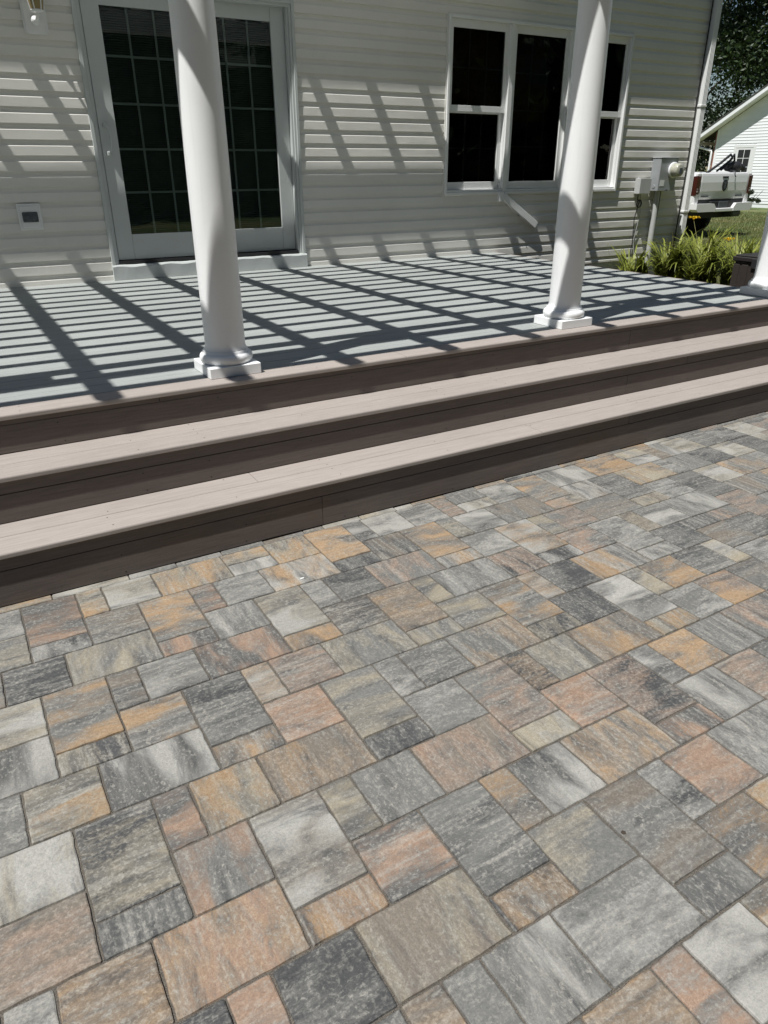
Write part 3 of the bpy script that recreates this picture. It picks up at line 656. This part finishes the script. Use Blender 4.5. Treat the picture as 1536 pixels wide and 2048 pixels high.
for n_, (a, b) in enumerate(cells):
    # vinyl tracks at both sides of the opening
    wd(MB().box(a, a+.008, YW-.010, YW+.085, WB+.028, WT-.028).box(b-.008, b, YW-.010, YW+.085, WB+.028, WT-.028).cbox(a, b, YO+.012, YW+.085, WB+.0285, WB+.050, .002), 'track', M['white'])
    if n_ == 1: sash(a+.008, b-.008, WB+.052, WT-.030, .046, YW-.004, .078, .072, 4)
    else:
        sash(a+.008, b-.008, 2.052, WT-.030, .042, YW-.004, .058, .072, 2)
        sash(a+.010, b-.010, WB+.052, 2.068, .046, YW+.034, .078, .030, 2)
    mb = MB(); zz = 2.02 if n_ != 1 else 1.98
    while zz < WT-.04:
        mb.add([(a+.02, YW+.112, zz), (b-.02, YW+.112, zz), (b-.02, YW+.118, zz+.011), (a+.02, YW+.118, zz+.011)], [(0,1,2,3)]); zz += .012
    o = wd(mb, 'woven_shade', M['shade']); o['kind'] = 'stuff'

# ================================================================== fittings on the wall
def cube_thing(name, label, cat, loc, group=None): return thing(name, label, cat, loc, group)
ln = thing('wall_lantern', 'white wall lantern with amber glass beside the sliding door', 'lantern', (1.045, YW-.015, 2.46))
def oct_plate(w, h, c): return [(-w, c), (-w+c, 0), (w-c, 0), (w, c), (w, h-c), (w-c, h), (-w+c, h), (-w, h-c)]
MB().prism(oct_plate(.088, .40, .022), 'y', -.014, 0).prism(oct_plate(.076, .376, .018), 'y', -.024, -.0145).build('back_plate', M['white'], ln).location = (0, 0, 0)
MB().lathe([(.001, 0), (.030, .002), (.034, .010), (.030, .022), (.018, .030), (.012, .034), (.010, .05)], n=24).xf(Matrix.Translation((0, -.022, .09)) @ Matrix.Rotation(math.pi/2, 4, 'X')).build('boss', M['white'], ln)
MB().tube([(0, -.06, .09), (0, -.10, .085), (.01, -.125, .105), (.012, -.13, .135)], .011, 10).build('arm', M['white'], ln)
MB().lathe([(.010, .125), (.045, .13), (.05, .14), (.045, .146)], (.012, -.13, 0), 6, False).build('gallery', M['white'], ln)
MB().lathe([(.044, .147), (.074, .30)], (.012, -.13, 0), 6, False).build('lamp_glass', M['amber'], ln)
cg = MB()
for k in range(6):
    a = math.pi*k/3; cg.tube([(.012+.046*math.cos(a), -.13+.046*math.sin(a), .146), (.012+.077*math.cos(a), -.13+.077*math.sin(a), .302)], .004, 6)
cg.build('cage', M['white'], ln)
MB().lathe([(.080, .303), (.082, .312), (.045, .36), (.012, .385), (.008, .40)], (.012, -.13, 0), 6, False).build('lamp_cap', M['white'], ln)

ot = thing('outdoor_outlet', 'white outlet block with dark twin socket covers low on the siding', 'outlet', (.733, YW-.014, 1.055))
MB().cbox(-.092, .092, -.012, 0, 0, .205, .005).build('mounting_block', M['white'], ot)
MB().cbox(-.072, .072, -.020, -.0125, .018, .187, .004).build('face_plate', M['white'], ot)
MB().cbox(-.060, .060, -.030, -.0205, .062, .140, .006).build('socket_cover', M['dgrey'], ot)
for sx in (-1, 1):
    MB().lathe([(.020, 0), (.022, .004), (.018, .008)], n=20).xf(Matrix.Translation((sx*.026, -.0305, .098)) @ Matrix.Rotation(math.pi/2, 4, 'X')).build('socket_lid', M['dgrey'], ot)

MX0, MX1, MY, MZ0, MZ1 = 8.165, 8.490, 6.952, 1.225, 1.620
em = thing('electric_meter', 'grey electric meter box with round glass meter on the siding', 'meter', ((MX0+MX1)/2, YW-.016, MZ0))
q = (MX1-MX0)/2; dp = YW-.016-MY
MB().cbox(-q, q, -dp, 0, 0, MZ1-MZ0-.012, .006).build('box', M['grey'], em)
MB().cbox(-q-.006, q+.006, -dp-.008, 0, MZ1-MZ0-.0115, MZ1-MZ0, .003).build('box_lid', M['grey'], em)
MB().lathe([(.001, 0), (.022, .0005), (.024, .003), (.021, .005)], n=20).xf(Matrix.Translation((-q-.0005, -dp*.55, .055)) @ Matrix.Rotation(-math.pi/2, 4, 'Y')).build('knockout', M['grey'], em)
R_ = Matrix.Translation((.075, -dp-.001, .245)) @ Matrix.Rotation(math.pi/2, 4, 'X')
MB().lathe([(.09, 0), (.094, .006), (.094, .022), (.088, .026), (.06, .026)], n=36).xf(R_).build('meter_ring', M['white'], em)
MB().lathe([(.078, .024), (.078, .10), (.074, .115), (.060, .122), (.02, .124)], n=36).xf(R_).build('meter_dome', plain('meter_dome', (.40, .40, .33), .12, var=.2, vscale=20), em)
MB().box(-.02, .03, -.128-dp, -.1255-dp, .20, .27).xf(Matrix.Translation((.075, 0, 0))).build('dial', M['dgrey'], em)
MB().box(-q+.03, -q+.11, -dp-.0022, -dp-.0006, .06, .13).build('sticker', M['white'], em)
MB().cbox(-.02, .02, -dp-.012, -dp-.0005, .004, .022, .002).build('latch', M['dgrey'], em)
ub = thing('utility_box', 'small grey junction box beside the electric meter', 'junction box', (7.99, YW-.016, 1.205))
MB().cbox(-.085, .100, -.085, 0, 0, .165, .004).build('box', M['greypvc'], ub)
MB().cbox(-.092, -.0855, -.092, -.002, -.006, .172, .003).cbox(-.092, .107, -.0925, -.0855, -.006, .172, .003).build('cover', M['greypvc'], ub)
for zz in (-.012, .178): MB().cbox(-.06, -.03, -.03, -.005, zz-.008, zz+.008, .002).build('lug', M['greypvc'], ub)
o = MB().tube([(8.275, YW-.075, 1.24), (8.275, YW-.075, .40), (8.275, YW-.075, -.02)], .036, 20).build('conduit_pipe', M['greypvc']); tag(o, 'vertical pale grey conduit pipe under the electric meter', 'pipe')
o = MB().tube([(8.36, YW-.05, 1.24), (8.365, YW-.045, 1.0), (8.35, YW-.03, .7), (8.36, YW-.03, .2), (8.36, YW-.03, -.02)], .011, 8).build('power_cable', M['black']); tag(o, 'black cable running down right of the grey conduit', 'cable')
lp = [(7.97, YW-.03, 1.21), (7.965, YW-.04, 1.12)]
lp += [(7.99+.045*math.sin(a*.6283), YW-.045-.004*a/10, 1.08+.045*math.cos(a*.6283)) for a in range(0, 21)]
lp += [(7.96, YW-.03, .9), (7.985, YW-.03, .6), (7.96, YW-.03, .3), (7.96, YW-.03, -.02)]
o = MB().tube(lp, .006, 6).build('phone_cable', M['black']); tag(o, 'thin looped black cable hanging below the small junction box', 'cable')
o = MB().tube([(8.01, YW-.03, 1.21), (8.05, YW-.035, .95), (8.0, YW-.03, .62), (8.07, YW-.03, .35), (8.05, YW-.03, -.02)], .005, 6).build('wire', M['greypvc']); tag(o, 'thin pale wire hanging under the small junction box', 'wire')
ds = thing('downspout', 'white square downspout at the right corner of the house', 'downspout', (8.872, YW-.025, .45))
def dsp(hw, d):
    f = [(-hw, 0), (-hw, -d)]; n = 4
    for k in range(n):
        a = -hw+2*hw*(k+.2)/n; b = -hw+2*hw*(k+.8)/n; f += [(a, -d), (a+.003, -d-.006), (b-.003, -d-.006), (b, -d)]
    return f+[(hw, -d), (hw, 0)]
MB().prism(dsp(.045, .070), 'z', 0.22, ZTOP-.55).build('pipe', M['white'], ds)
MB().prism(dsp(.041, .062), 'z', -.44, .24).build('boot', M['greypvc'], ds)
for zz in (.5, 1.75): MB().cbox(-.056, .056, -.080, 0, zz, zz+.022, .002).build('strap', M['white'], ds)
o = MB().tube([(8.80, YW-.04, ZTOP-.06), (8.803, YW-.045, 3.0), (8.798, YW-.045, 2.2), (8.804, YW-.05, 1.6), (8.80, YW-.045, 1.0), (8.79, YW-.05, .6), (8.74, YW-.05, .3), (8.74, YW-.05, -.02)], .008, 8).build('coax_cable', M['black']); tag(o, 'black cable running down beside the white downspout', 'cable')
# loose white strip below the window
tb = thing('loose_trim_strip', 'white strip hanging askew from the wall below the window mullion', 'trim strip', (5.70, YW-.016, 1.20))
A = Vector((5.735, YW-.035, 1.222)); B = Vector((6.268, YW-.085, .885)); d_ = (B-A); L_ = d_.length; ang = math.atan2(d_.z, d_.x)
mbx = MB().cbox(0, L_, -.022, .022, -.037, .037, .003).xf(Matrix.Rotation(-ang, 4, 'Y'))
mbx.xf(Matrix.Translation(A-Vector((5.70, YW-.016, 1.20)))).build('strip', M['white'], tb)
for t in (.06, .55):
    p = A+d_*t-Vector((5.70, YW-.016, 1.20)); MB().tube([(p.x-.02, p.y, p.z-.04), (p.x-.02, .0, p.z-.04)], .006, 8).build('bolt', M['grey'], tb)
MB().cbox(-.025, .035, -.045, 0, -.04, .065, .003).build('bracket', M['white'], tb)

# ================================================================== daylilies
lily_me = {}
def lily_mesh(seed, nleaf, H, R):
    r = random.Random(seed); mb = MB()
    for k in range(nleaf):
        az = r.random()*6.283; br = .16*math.sqrt(r.random()); bx, by = br*math.cos(az*1.7), br*math.sin(az*1.7)
        L = H*(.8+.95*r.random()); lean = .55+1.0*r.random(); wd_ = .011+.011*r.random(); n = 8
        dx, dy = math.cos(az), math.sin(az); px, py = -dy, dx; V = []; F = []
        x = bx; y_ = by; z_ = 0; th = math.pi/2-.15*r.random(); curl = lean*1.5
        for s_ in range(n+1):
            t = s_/n; w_ = wd_*(1-t**2.2)+.0006
            V += [(x-px*w_, y_-py*w_, z_+.0), (x+px*w_, y_+py*w_, z_+.0)]
            th2 = th-curl*t*t*1.35; st = L/n
            x += dx*math.cos(th2)*st; y_ += dy*math.cos(th2)*st; z_ += math.sin(th2)*st
            z_ = max(z_, .01)
        for s_ in range(n): F.append((s_*2, s_*2+1, s_*2+3, s_*2+2))
        mb.add(V, F, True)
    return mb.mesh('foliage', M['lily'])
def lily(x, y, seed, nl, H, label, stalks=()):
    t = thing('daylily', label, 'plant', (x, y, -.012), 'daylilies at the house corner')
    o = link('foliage', lily_mesh(seed, nl, H*.9, .4), t); o['kind'] = 'stuff'
    for (dx, dy, dz, fl) in stalks:
        MB().tube([(0, 0, 0), (dx*.3, dy*.3, dz*.55), (dx, dy, dz)], .004, 6, .0025).build('stalk', M['stalk'], t)
        if fl:
            mb = MB(); r = random.Random(seed+9)
            for k in range(6):
                a = k*math.pi/3; w_ = .018; c_, s_ = math.cos(a), math.sin(a)
                P = [(0, 0, 0), (.028, w_*1.2, .030), (.060, w_, .045), (.090, 0, .020), (.060, -w_, .045), (.028, -w_*1.2, .030)]
                mb.add([(dx+p[0]*c_-p[1]*s_, dy+p[0]*s_+p[1]*c_, dz+p[2]) for p in P], [tuple(range(6))], False)
            mb.build('flower', M['yellow'], t)
        else:
            mb = MB()
            for k in range(3): mb.tube([(dx, dy, dz), (dx+.02*(k-1), dy+.015*k, dz+.04)], .006, 5, .002)
            mb.build('seed_head', M['stalk'], t)
lily(7.72, 6.72, 1, 150, .50, 'low daylily clump nearest the wall end of the deck', ())
lily(8.12, 6.50, 2, 200, .64, 'daylily clump in front of the grey conduit pipe', ((.05, .1, .72, 0), (-.1, .05, .66, 0)))
lily(8.20, 6.05, 3, 210, .62, 'daylily clump hanging over the deck edge in the middle of the bed', ((.1, .1, .7, 0),))
lily(8.62, 6.42, 4, 210, .66, 'daylily clump below the downspout with a tall yellow flower', ((.38, .55, .87, 1), (.15, .1, .85, 0), (.25, -.1, .8, 0)))
lily(8.42, 5.72, 5, 220, .62, 'arching daylily clump beside the dark storage box', ())
lily(9.10, 6.25, 6, 170, .56, 'daylily clump at the lawn edge with a drooping yellow flower', ((.30, .41, .60, 1), (.1, .2, .75, 0), (-.05, .0, .72, 0)))

# ================================================================== storage box
sb = thing('storage_box', 'dark brown ribbed storage box with lid behind the right column', 'box', (8.30, 5.17, -.012))
mb = MB(); mb.cbox(-.30, .30, -.36, .36, 0, .535, .006)
for k in range(7):
    yy = -.33+.66*k/6; mb.cbox(-.308, -.2995, yy-.040, yy+.040, .015, .50, .003)
    xx = -.26+.52*k/6; mb.cbox(xx-.032, xx+.032, -.368, -.3595, .015, .50, .003)
mb.build('body', M['binb'], sb)
MB().cbox(-.325, .325, -.385, .385, .5355, .585, .008).cbox(-.305, .305, -.365, .365, .5855, .603, .006).build('lid', M['binl'], sb)
MB().cbox(-.332, -.3255, -.13, .13, .47, .575, .004).build('handle', M['black'], sb)

# ================================================================== pickup truck, seen from behind
tk = thing('pickup_truck', 'white pickup truck parked on the grass, seen from the rear', 'truck', (16.10, 11.80, -.03))
def tkb(mb, n_, mt, par=None): return mb.build(n_, mt, par or tk)
hw = .97
# bed sides, with rounded shoulder
sec = [(-hw, .62), (-hw-.012, .80), (-hw-.004, 1.10), (-hw+.02, 1.30), (-hw+.05, 1.385), (-hw+.09, 1.405), (-hw+.15, 1.405), (-hw+.15, .62)]
tkb(MB().prism(sec, 'y', .03, 2.05), 'bed_side', M['truck']); tkb(MB().prism([(-x, z_) for x, z_ in sec][::-1], 'y', .03, 2.05), 'bed_side', M['truck'])
tkb(MB().box(-.85, .85, .06, 2.05, .78, .84).box(-.85, .85, 1.99, 2.05, .84, 1.36), 'bed_floor', M['dgrey'])
# tailgate: slightly bulged panel
tg = []
for z_, yv in ((.84, .03), (.86, .012), (.98, .0), (1.02, -.012), (1.20, -.016), (1.34, -.004), (1.385, .004), (1.40, .03)): tg.append((yv, z_))
tkb(MB().prism(tg+[(.075, 1.40), (.075, .84)], 'x', -.815, .815), 'tailgate', M['truck'])
tkb(MB().box(-.80, .80, .02, .09, .70, .838), 'sill_gap', M['black'])
for s_ in (-1, 1):
    x0, x1 = sorted((s_*.823, s_*(hw+.002)))
    tkb(MB().cbox(x0, x1, .0, .06, .74, 1.39, .012), 'corner_post', M['truck'])
    lt = MB().prism([(-.02, .93), (.50, .93), (.34, 1.31), (-.02, 1.34)], 'x', s_*(hw-.015), s_*(hw+.014)) if s_ > 0 else MB().prism([(-.02, .93), (.50, .93), (.34, 1.31), (-.02, 1.34)], 'x', -hw-.014, -hw+.015)
    lt.cbox(*sorted((s_*.865, s_*(hw+.012))), -.022, -.001, .95, 1.33, .008)
    l_ = tkb(lt, 'tail_light', M['tail'])
    tkb(MB().cbox(*sorted((s_*.915, s_*(hw-.005))), -.028, -.0225, 1.00, 1.035, .002).cbox(*sorted((s_*.915, s_*(hw-.005))), -.027, -.0225, 1.06, 1.075, .002), 'light_reflector', M['tailclear'], l_)
bp = MB()
for s_ in (-1, 1): bp.prism([(s_*1.0, .76), (s_*.40, .755), (s_*.32, .665), (s_*.32, .585), (s_*.93, .585), (s_*1.0, .64)][::s_], 'y', -.13, .06)
bp.cbox(-.33, .33, -.12, .05, .575, .655, .012)
tkb(bp, 'bumper', M['truck'])
tkb(MB().cbox(-.42, .42, -.05, .04, .650, .80, .004), 'bumper_step', M['black'])
pl = tkb(MB().cbox(-.16, .16, -.075, -.052, .670, .795, .003), 'licence_plate', M['dgrey'])
# emblem: dark shield with a pale ridged head shape
sh_ = [(0, -.125), (.055, -.085), (.085, -.02), (.085, .07), (.055, .115), (0, .12), (-.055, .115), (-.085, .07), (-.085, -.02), (-.055, -.085)]
e_ = tkb(MB().prism([(x, 1.13+z_) for x, z_ in sh_], 'y', -.030, -.012), 'emblem', M['black'])
tkb(MB().prism([(0, 1.05), (.028, 1.09), (.022, 1.15), (.048, 1.19), (.030, 1.215), (0, 1.20), (-.030, 1.215), (-.048, 1.19), (-.022, 1.15), (-.028, 1.09)], 'y', -.034, -.0305), 'emblem_relief', M['dgrey'], e_)
tkb(MB().cbox(-.10, .10, -.020, .0, 1.285, 1.325, .004), 'tailgate_handle', M['black'])
tkb(MB().cbox(-.76, -.50, -.012, .0, .895, .925, .002), 'badge', M['dgrey']); tkb(MB().cbox(.48, .72, -.012, .0, .895, .925, .002), 'badge', M['dgrey'])
# cab
cab = [(2.10, .62), (2.10, 1.36), (2.28, 1.88), (2.5, 1.93), (3.6, 1.90), (4.25, 1.36), (5.55, 1.25), (5.62, .62)]
tkb(MB().prism([(y_, z_) for y_, z_ in cab][::-1], 'x', -.93, .93), 'cab', M['truck'])
tkb(MB().add([(-.70, 2.13, 1.42), (.70, 2.13, 1.42), (.66, 2.255, 1.83), (-.66, 2.255, 1.83)], [(0,1,2,3)]), 'rear_window', M['black'])
for s_ in (-1, 1): tkb(MB().prism([(2.45, 1.40), (4.0, 1.40), (3.5, 1.82), (2.5, 1.84)], 'x', *sorted((s_*.928, s_*.936))), 'side_window', M['black'])
tkb(MB().box(-.8, .8, .25, 5.2, .42, .62), 'chassis', M['black'])
tkb(MB().cbox(.52, .85, .02, .40, .44, .58, .03), 'muffler', M['dgrey'])
for s_ in (-1, 1):
    for yw in (1.28, 4.75):
        w_ = tkb(MB().lathe([(.22, -.13), (.36, -.13), (.40, -.10), (.40, .10), (.36, .13), (.22, .13)], n=32).xf(Matrix.Translation((s_*.84, yw, .40)) @ Matrix.Rotation(math.pi/2, 4, 'Y')), 'tyre', M['tyre'])
        tkb(MB().lathe([(.02, -.10), (.23, -.10), (.23, .10), (.02, .10)], n=24).xf(Matrix.Translation((s_*.84, yw, .40)) @ Matrix.Rotation(math.pi/2, 4, 'Y')), 'rim', M['chrome'], w_)
# dark gear lying over the tailgate
gr = thing('folded_gear', 'black folded gear with loops sticking out over the tailgate', 'equipment', (16.30, 11.95, 1.30))
gm = random.Random(4)
MB().tube([(-.35, .1, .05), (-.10, .06, .22), (.06, .02, .36), (.12, .03, .30), (.02, .07, .16), (-.05, .08, .1)], .022, 8).tube([(-.12, .1, .08), (.1, .05, .26), (.18, .05, .36), (.22, .06, .26), (.12, .08, .12)], .018, 8).xf(Matrix.Diagonal((1.5, 1.3, 1.25, 1))).build('folding_frame', M['black'], gr)
MB().lathe([(.02, 0), (.12, .02), (.16, .08), (.13, .15), (.03, .18)], (.30, .16, .06), 9).tube([(.1, .1, .16), (.34, .1, .19), (.55, .14, .12)], .05, 8).xf(Matrix.Diagonal((1.5, 1.2, 1.3, 1))).build('bag', M['black'], gr)
MB().tube([(.10, -.02, .12), (.08, -.18, .10), (.06, -.20, .02), (.12, -.19, -.02)], .010, 6).build('strap', M['black'], gr)

# ================================================================== neighbouring garage
GX, GY1, GY0 = 29.0, 21.98, 13.0
ga = thing('garage', 'white sided garage with gable roof and small paned door beyond the lawn', 'garage', (GX, 21.98, -.03))
def gch(mb, n_, mt): o = mb.build(n_, mt, ga); o.location = (-GX, -21.98, .03); return o
slope = (4.53-2.97)/(22.89-20.19); ridge = (GY1+GY0)/2
def roofz(y): return 2.87+slope*((GY1-y) if y > ridge else (y-GY0))
zg = .12; ge = .105; gk = MB().prism([(GY1, -.03), (GY0, -.03), (GY0, roofz(GY0)), (ridge, roofz(ridge)), (GY1, roofz(GY1))], 'x', GX+.02, GX+8)
gch(gk, 'wall', M['gsiding'])
z = zg
while z < roofz(ridge)-.05:
    yl, yr = GY1, GY0
    if z+ge > 2.87: yl = GY1-(z+ge-2.87)/slope; yr = GY0+(z+ge-2.87)/slope
    segs = [(yr, yl)]
    if z < 2.27: segs = [(yr, 20.11), (21.10, yl)]
    for a, b in segs:
        if b-a > .05: gch(MB().add([(GX+.004, a, z), (GX+.004, b, z), (GX+.016, b, z+ge), (GX+.016, a, z+ge), (GX+.02, a, z), (GX+.02, b, z)], [(0,3,2,1), (0,1,5,4)]), 'siding_board', M['gsiding'])
    z += ge
gch(MB().box(GX-.002, GX+.019, GY1-.10, GY1+.02, -.03, 2.85), 'corner_trim', M['gsiding'])
gch(MB().box(GX+.02, GX+8, GY1+.003, GY1+.10, -.03, 2.75), 'brick_side', M['brick'])
gch(MB().cbox(GX-.004, GX+.018, 20.11, 20.22, -.03, 2.27, .004).cbox(GX-.004, GX+.018, 20.99, 21.10, -.03, 2.27, .004).cbox(GX-.0045, GX+.018, 20.2205, 20.9895, 2.16, 2.27, .004), 'door_trim', M['white'])
gch(MB().cbox(GX+.004, GX+.015, 20.222, 20.988, .03, 2.158, .002), 'door_leaf', M['white'])
for a in range(2):
    for b in range(3):
        y0 = 20.32+.57*a/2; z0 = 1.14+.96*b/3
        gch(MB().box(GX-.001, GX+.0035, y0+.014, y0+.271, z0+.014, z0+.306), 'door_pane', M['black'])
for s_ in (1, -1):
    ye = GY1+.91 if s_ > 0 else GY0-.91
    P = [(ye, roofz(ridge)-slope*abs(ridge-ye)), (ridge, roofz(ridge))]
    a, b = P
    gch(MB().prism([(a[0], a[1]), (b[0], b[1]), (b[0], b[1]+.16), (a[0], a[1]+.16)], 'x', GX-.40, GX-.37), 'rake_board', M['gsiding'])
    gch(MB().prism([(a[0], a[1]+.01), (b[0], b[1]+.01), (b[0], b[1]+.03), (a[0], a[1]+.03)], 'x', GX-.369, GX+.0), 'rake_soffit', M['gsiding'])
    gch(MB().prism([(a[0]+s_*.04, a[1]+.15), (b[0], b[1]+.162), (b[0], b[1]+.21), (a[0]+s_*.04, a[1]+.19)], 'x', GX-.42, GX+8.5), 'roof', M['roof'])
gch(MB().prism([(GY1+.80, 2.30+.0), (GY1+.92, 2.30), (GY1+.94, 2.42), (GY1+.78, 2.42)], 'x', GX-.45, GX+8), 'gutter', M['gsiding'])
gch(MB().tube([(GX-.2, GY1+.85, 2.35), (GX-.15, GY1+.65, 2.2), (GX-.02, GY1+.16, 2.08), (GX-.02, GY1+.15, 1.9), (GX-.02, GY1+.15, .0)], .045, 8), 'downspout', M['gsiding'])

# ================================================================== trees, shrub
def crown_mesh(name, seed, n, R, H, leaf, mat, clumps=26):
    r = random.Random(seed); mb = MB(); cl = []
    for k in range(clumps):
        a = r.random()*6.283; u_ = r.random()**.5; hz = r.random(); rr = R*u_*(1.0-.55*abs(hz-.4)**1.2)
        cl.append((rr*math.cos(a), rr*math.sin(a), H*hz, R*(.20+.22*r.random())))
    V = []; F = []
    for k in range(n):
        c = cl[r.randrange(clumps)]
        while True:
            d = Vector((r.uniform(-1,1), r.uniform(-1,1), r.uniform(-1,1)))
            if .05 < d.length < 1: break
        d = d.normalized()*(r.random()**.45); p = Vector((c[0], c[1], c[2]))+Vector((d.x, d.y, d.z*.75))*c[3]
        s_ = leaf*(.6+.8*r.random()); nrm = Vector((r.uniform(-1,1), r.uniform(-1,1), r.uniform(-.3,1.2))).normalized()
        a = nrm.orthogonal().normalized(); b = nrm.cross(a); t = r.random()*6.283
        a, b = a*math.cos(t)+b*math.sin(t), b*math.cos(t)-a*math.sin(t)
        i = len(V); V += [p-a*s_, p-b*s_*.45+nrm*s_*.1, p+a*s_, p+b*s_*.45]; F.append((i, i+1, i+2, i+3))
    mb.add(V, F); return mb.mesh(name, mat), cl
def tree(x, y, seed, n, R, H, zb, leaf, mat, label, group):
    t = thing('tree', label, 'tree', (x, y, -.03), group)
    me, cl = crown_mesh('crown', seed, n, R, H, leaf, mat, 90 if group == 'trees at the back of the garden' else 34); o = link('crown', me, t, (0, 0, zb)); o['kind'] = 'stuff'
    if group == 'trees at the back of the garden':
        core = MB()  # added opaque cores that close sky gaps in the glass reflections
        for c in cl:
            rr = c[3]*.72; core.lathe([(rr*.35, -rr*.7), (rr*.9, -rr*.3), (rr, 0), (rr*.8, rr*.4), (rr*.3, rr*.72)], (c[0], c[1], c[2]+zb), 7, False)
        core.build('crown_gap_filler', mat, t)
    tr = MB().tube([(0, 0, -.2), (.05, .03, zb*.5), (0, .1, zb+H*.35), (.1, 0, zb+H*.75)], .03*(zb+H), 10, .03)
    for c in cl[:10]: tr.tube([(0, .05, zb*.7+c[2]*.25), (c[0]*.5, c[1]*.5, zb+c[2]*.75), (c[0], c[1], zb+c[2])], .010*(zb+H), 6, .02)
    tr.build('trunk', M['bark'], t)
tree(47, 42, 1, 42000, 8.0, 15, .6, .135, M['leafd'], 'dense dark tree beyond the garage, left of its roof', 'trees behind the garage')
tree(56, 36, 2, 40000, 8.0, 16, 2.0, .145, M['leaf'], 'tall dark tree rising above the garage roof', 'trees behind the garage')
tree(40, 47, 3, 32000, 7.0, 14, .5, .13, M['leaf'], 'dark tree seen between the downspout and the garage gutter', 'trees behind the garage')
tree(66, 56, 4, 30000, 10, 19, 1.0, .20, M['leafd'], 'tallest dark tree at the back of the group behind the garage', 'trees behind the garage')
tree(36, 33, 8, 16000, 3.6, 5.0, .0, .10, M['leafd'], 'bushy low tree behind the garage corner and the truck', 'trees behind the garage')
bx = [(-24, -13, 15), (-14, -18, 17), (-4, -16, 16), (6, -19, 18), (16, -15, 16), (26, -15, 16), (-28, -1, 15)]
bl = ['garden tree at the far left behind the photographer', 'garden tree second from the left behind the photographer', 'garden tree left of the middle behind the photographer', 'tallest garden tree behind the photographer', 'garden tree right of the middle behind the photographer', 'garden tree at the far right behind the photographer', 'garden tree far out to the left of the deck']
for k, (x, y, h) in enumerate(bx): tree(x, y, 20+k, 22000, 7.0, h, .3, .22, M['leafd'], bl[k], 'trees at the back of the garden')
t = thing('shrub', 'small twiggy shrub against the base of the garage wall', 'shrub', (27.6, 19.0, -.03))
me, cl = crown_mesh('foliage', 31, 700, .45, .55, .05, M['leafd'], 8); o = link('foliage', me, t, (0, 0, .1)); o['kind'] = 'stuff'
mb = MB()
for k in range(9):
    a = k*.7; mb.tube([(0, 0, 0), (.2*math.cos(a), .2*math.sin(a), .35), (.45*math.cos(a), .45*math.sin(a), .6+.1*math.sin(k))], .012, 5, .004)
mb.build('twigs', M['bark'], t)
o = MB().cbox(-.22, .22, -.3, .3, 0, .05, .012).build('stepping_stone', M['concrete'], None, (12.6, 7.95, -.03)); tag(o, 'flat grey stone lying in the grass beside the right column', 'stone')

o = MB().lathe([(.002, 0), (.006, .001), (.005, .004), (.001, .005)], n=7, smooth=False).xf(Matrix.Diagonal((1.8, .7, 1, 1))).build('stone_chip', M['white'], None, (.993, 2.362, .0012)); tag(o, 'tiny white chip lying on the pavers near the first step', 'chip')
o = MB().lathe([(.002, 0), (.007, .001), (.005, .003), (.001, .004)], n=5, smooth=False).build('dry_leaf_crumb', M['soil'], None, (1.171, .806, .0012)); tag(o, 'small dark crumb of leaf on a grey paver at lower right', 'leaf')
hd_ = thing('added_hedge', 'unseen hedge across the garden behind the photographer', 'added_hedge', (4, -12, -.03))  # added and unseen; hides the sunlit lawn from the glass reflections
MB().box(-22, 22, -.4, .4, 0, 2.2).build('added_hedge_core', M['leafd'], hd_)
hr = random.Random(8); V = []; F = []
for k in range(16000):
    x = hr.uniform(-22, 22)
    if hr.random() < .75: y, z = .42+hr.random()*.12, hr.random()*2.3
    else: y, z = hr.uniform(-.4, .5), 2.2+hr.random()*.15
    p = Vector((x, y, z)); n_ = Vector((hr.uniform(-1, 1), hr.uniform(.1, 1), hr.uniform(-.5, 1))).normalized(); a = n_.orthogonal().normalized()*.07; c_ = n_.cross(a)*.6
    i = len(V); V += [p-a, p-c_, p+a, p+c_]; F.append((i, i+1, i+2, i+3))
o = MB().add(V, F).build('foliage', M['leafd'], hd_); o['kind'] = 'stuff'
# ---- grass in the strip of lawn that shows between house and garage
gr_ = random.Random(77); V = []; F = []
for k in range(60000):
    d = 9.2+22*gr_.random()**1.3; az = math.radians(48+16*gr_.random()); x, y = d*math.sin(az), d*math.cos(az)
    if x < 9.5 and y < 7.3: continue
    if 15.2 < x < 17.3 and 11.7 < y < 17: 
        if gr_.random() < .6: continue
    h = .035+.05*gr_.random(); w_ = .004+.004*gr_.random(); a = gr_.random()*6.283; lx, ly = (gr_.random()-.5)*.06, (gr_.random()-.5)*.06
    i = len(V); V += [(x-w_*math.cos(a), y-w_*math.sin(a), -.03), (x+w_*math.cos(a), y+w_*math.sin(a), -.03), (x+lx, y+ly, -.03+h)]; F.append((i, i+1, i+2))
o = MB().add(V, F).build('grass', M['blade']); o['kind'] = 'stuff'; o['label'] = 'patchy green and straw coloured grass between the house and the garage'; o['category'] = 'grass'
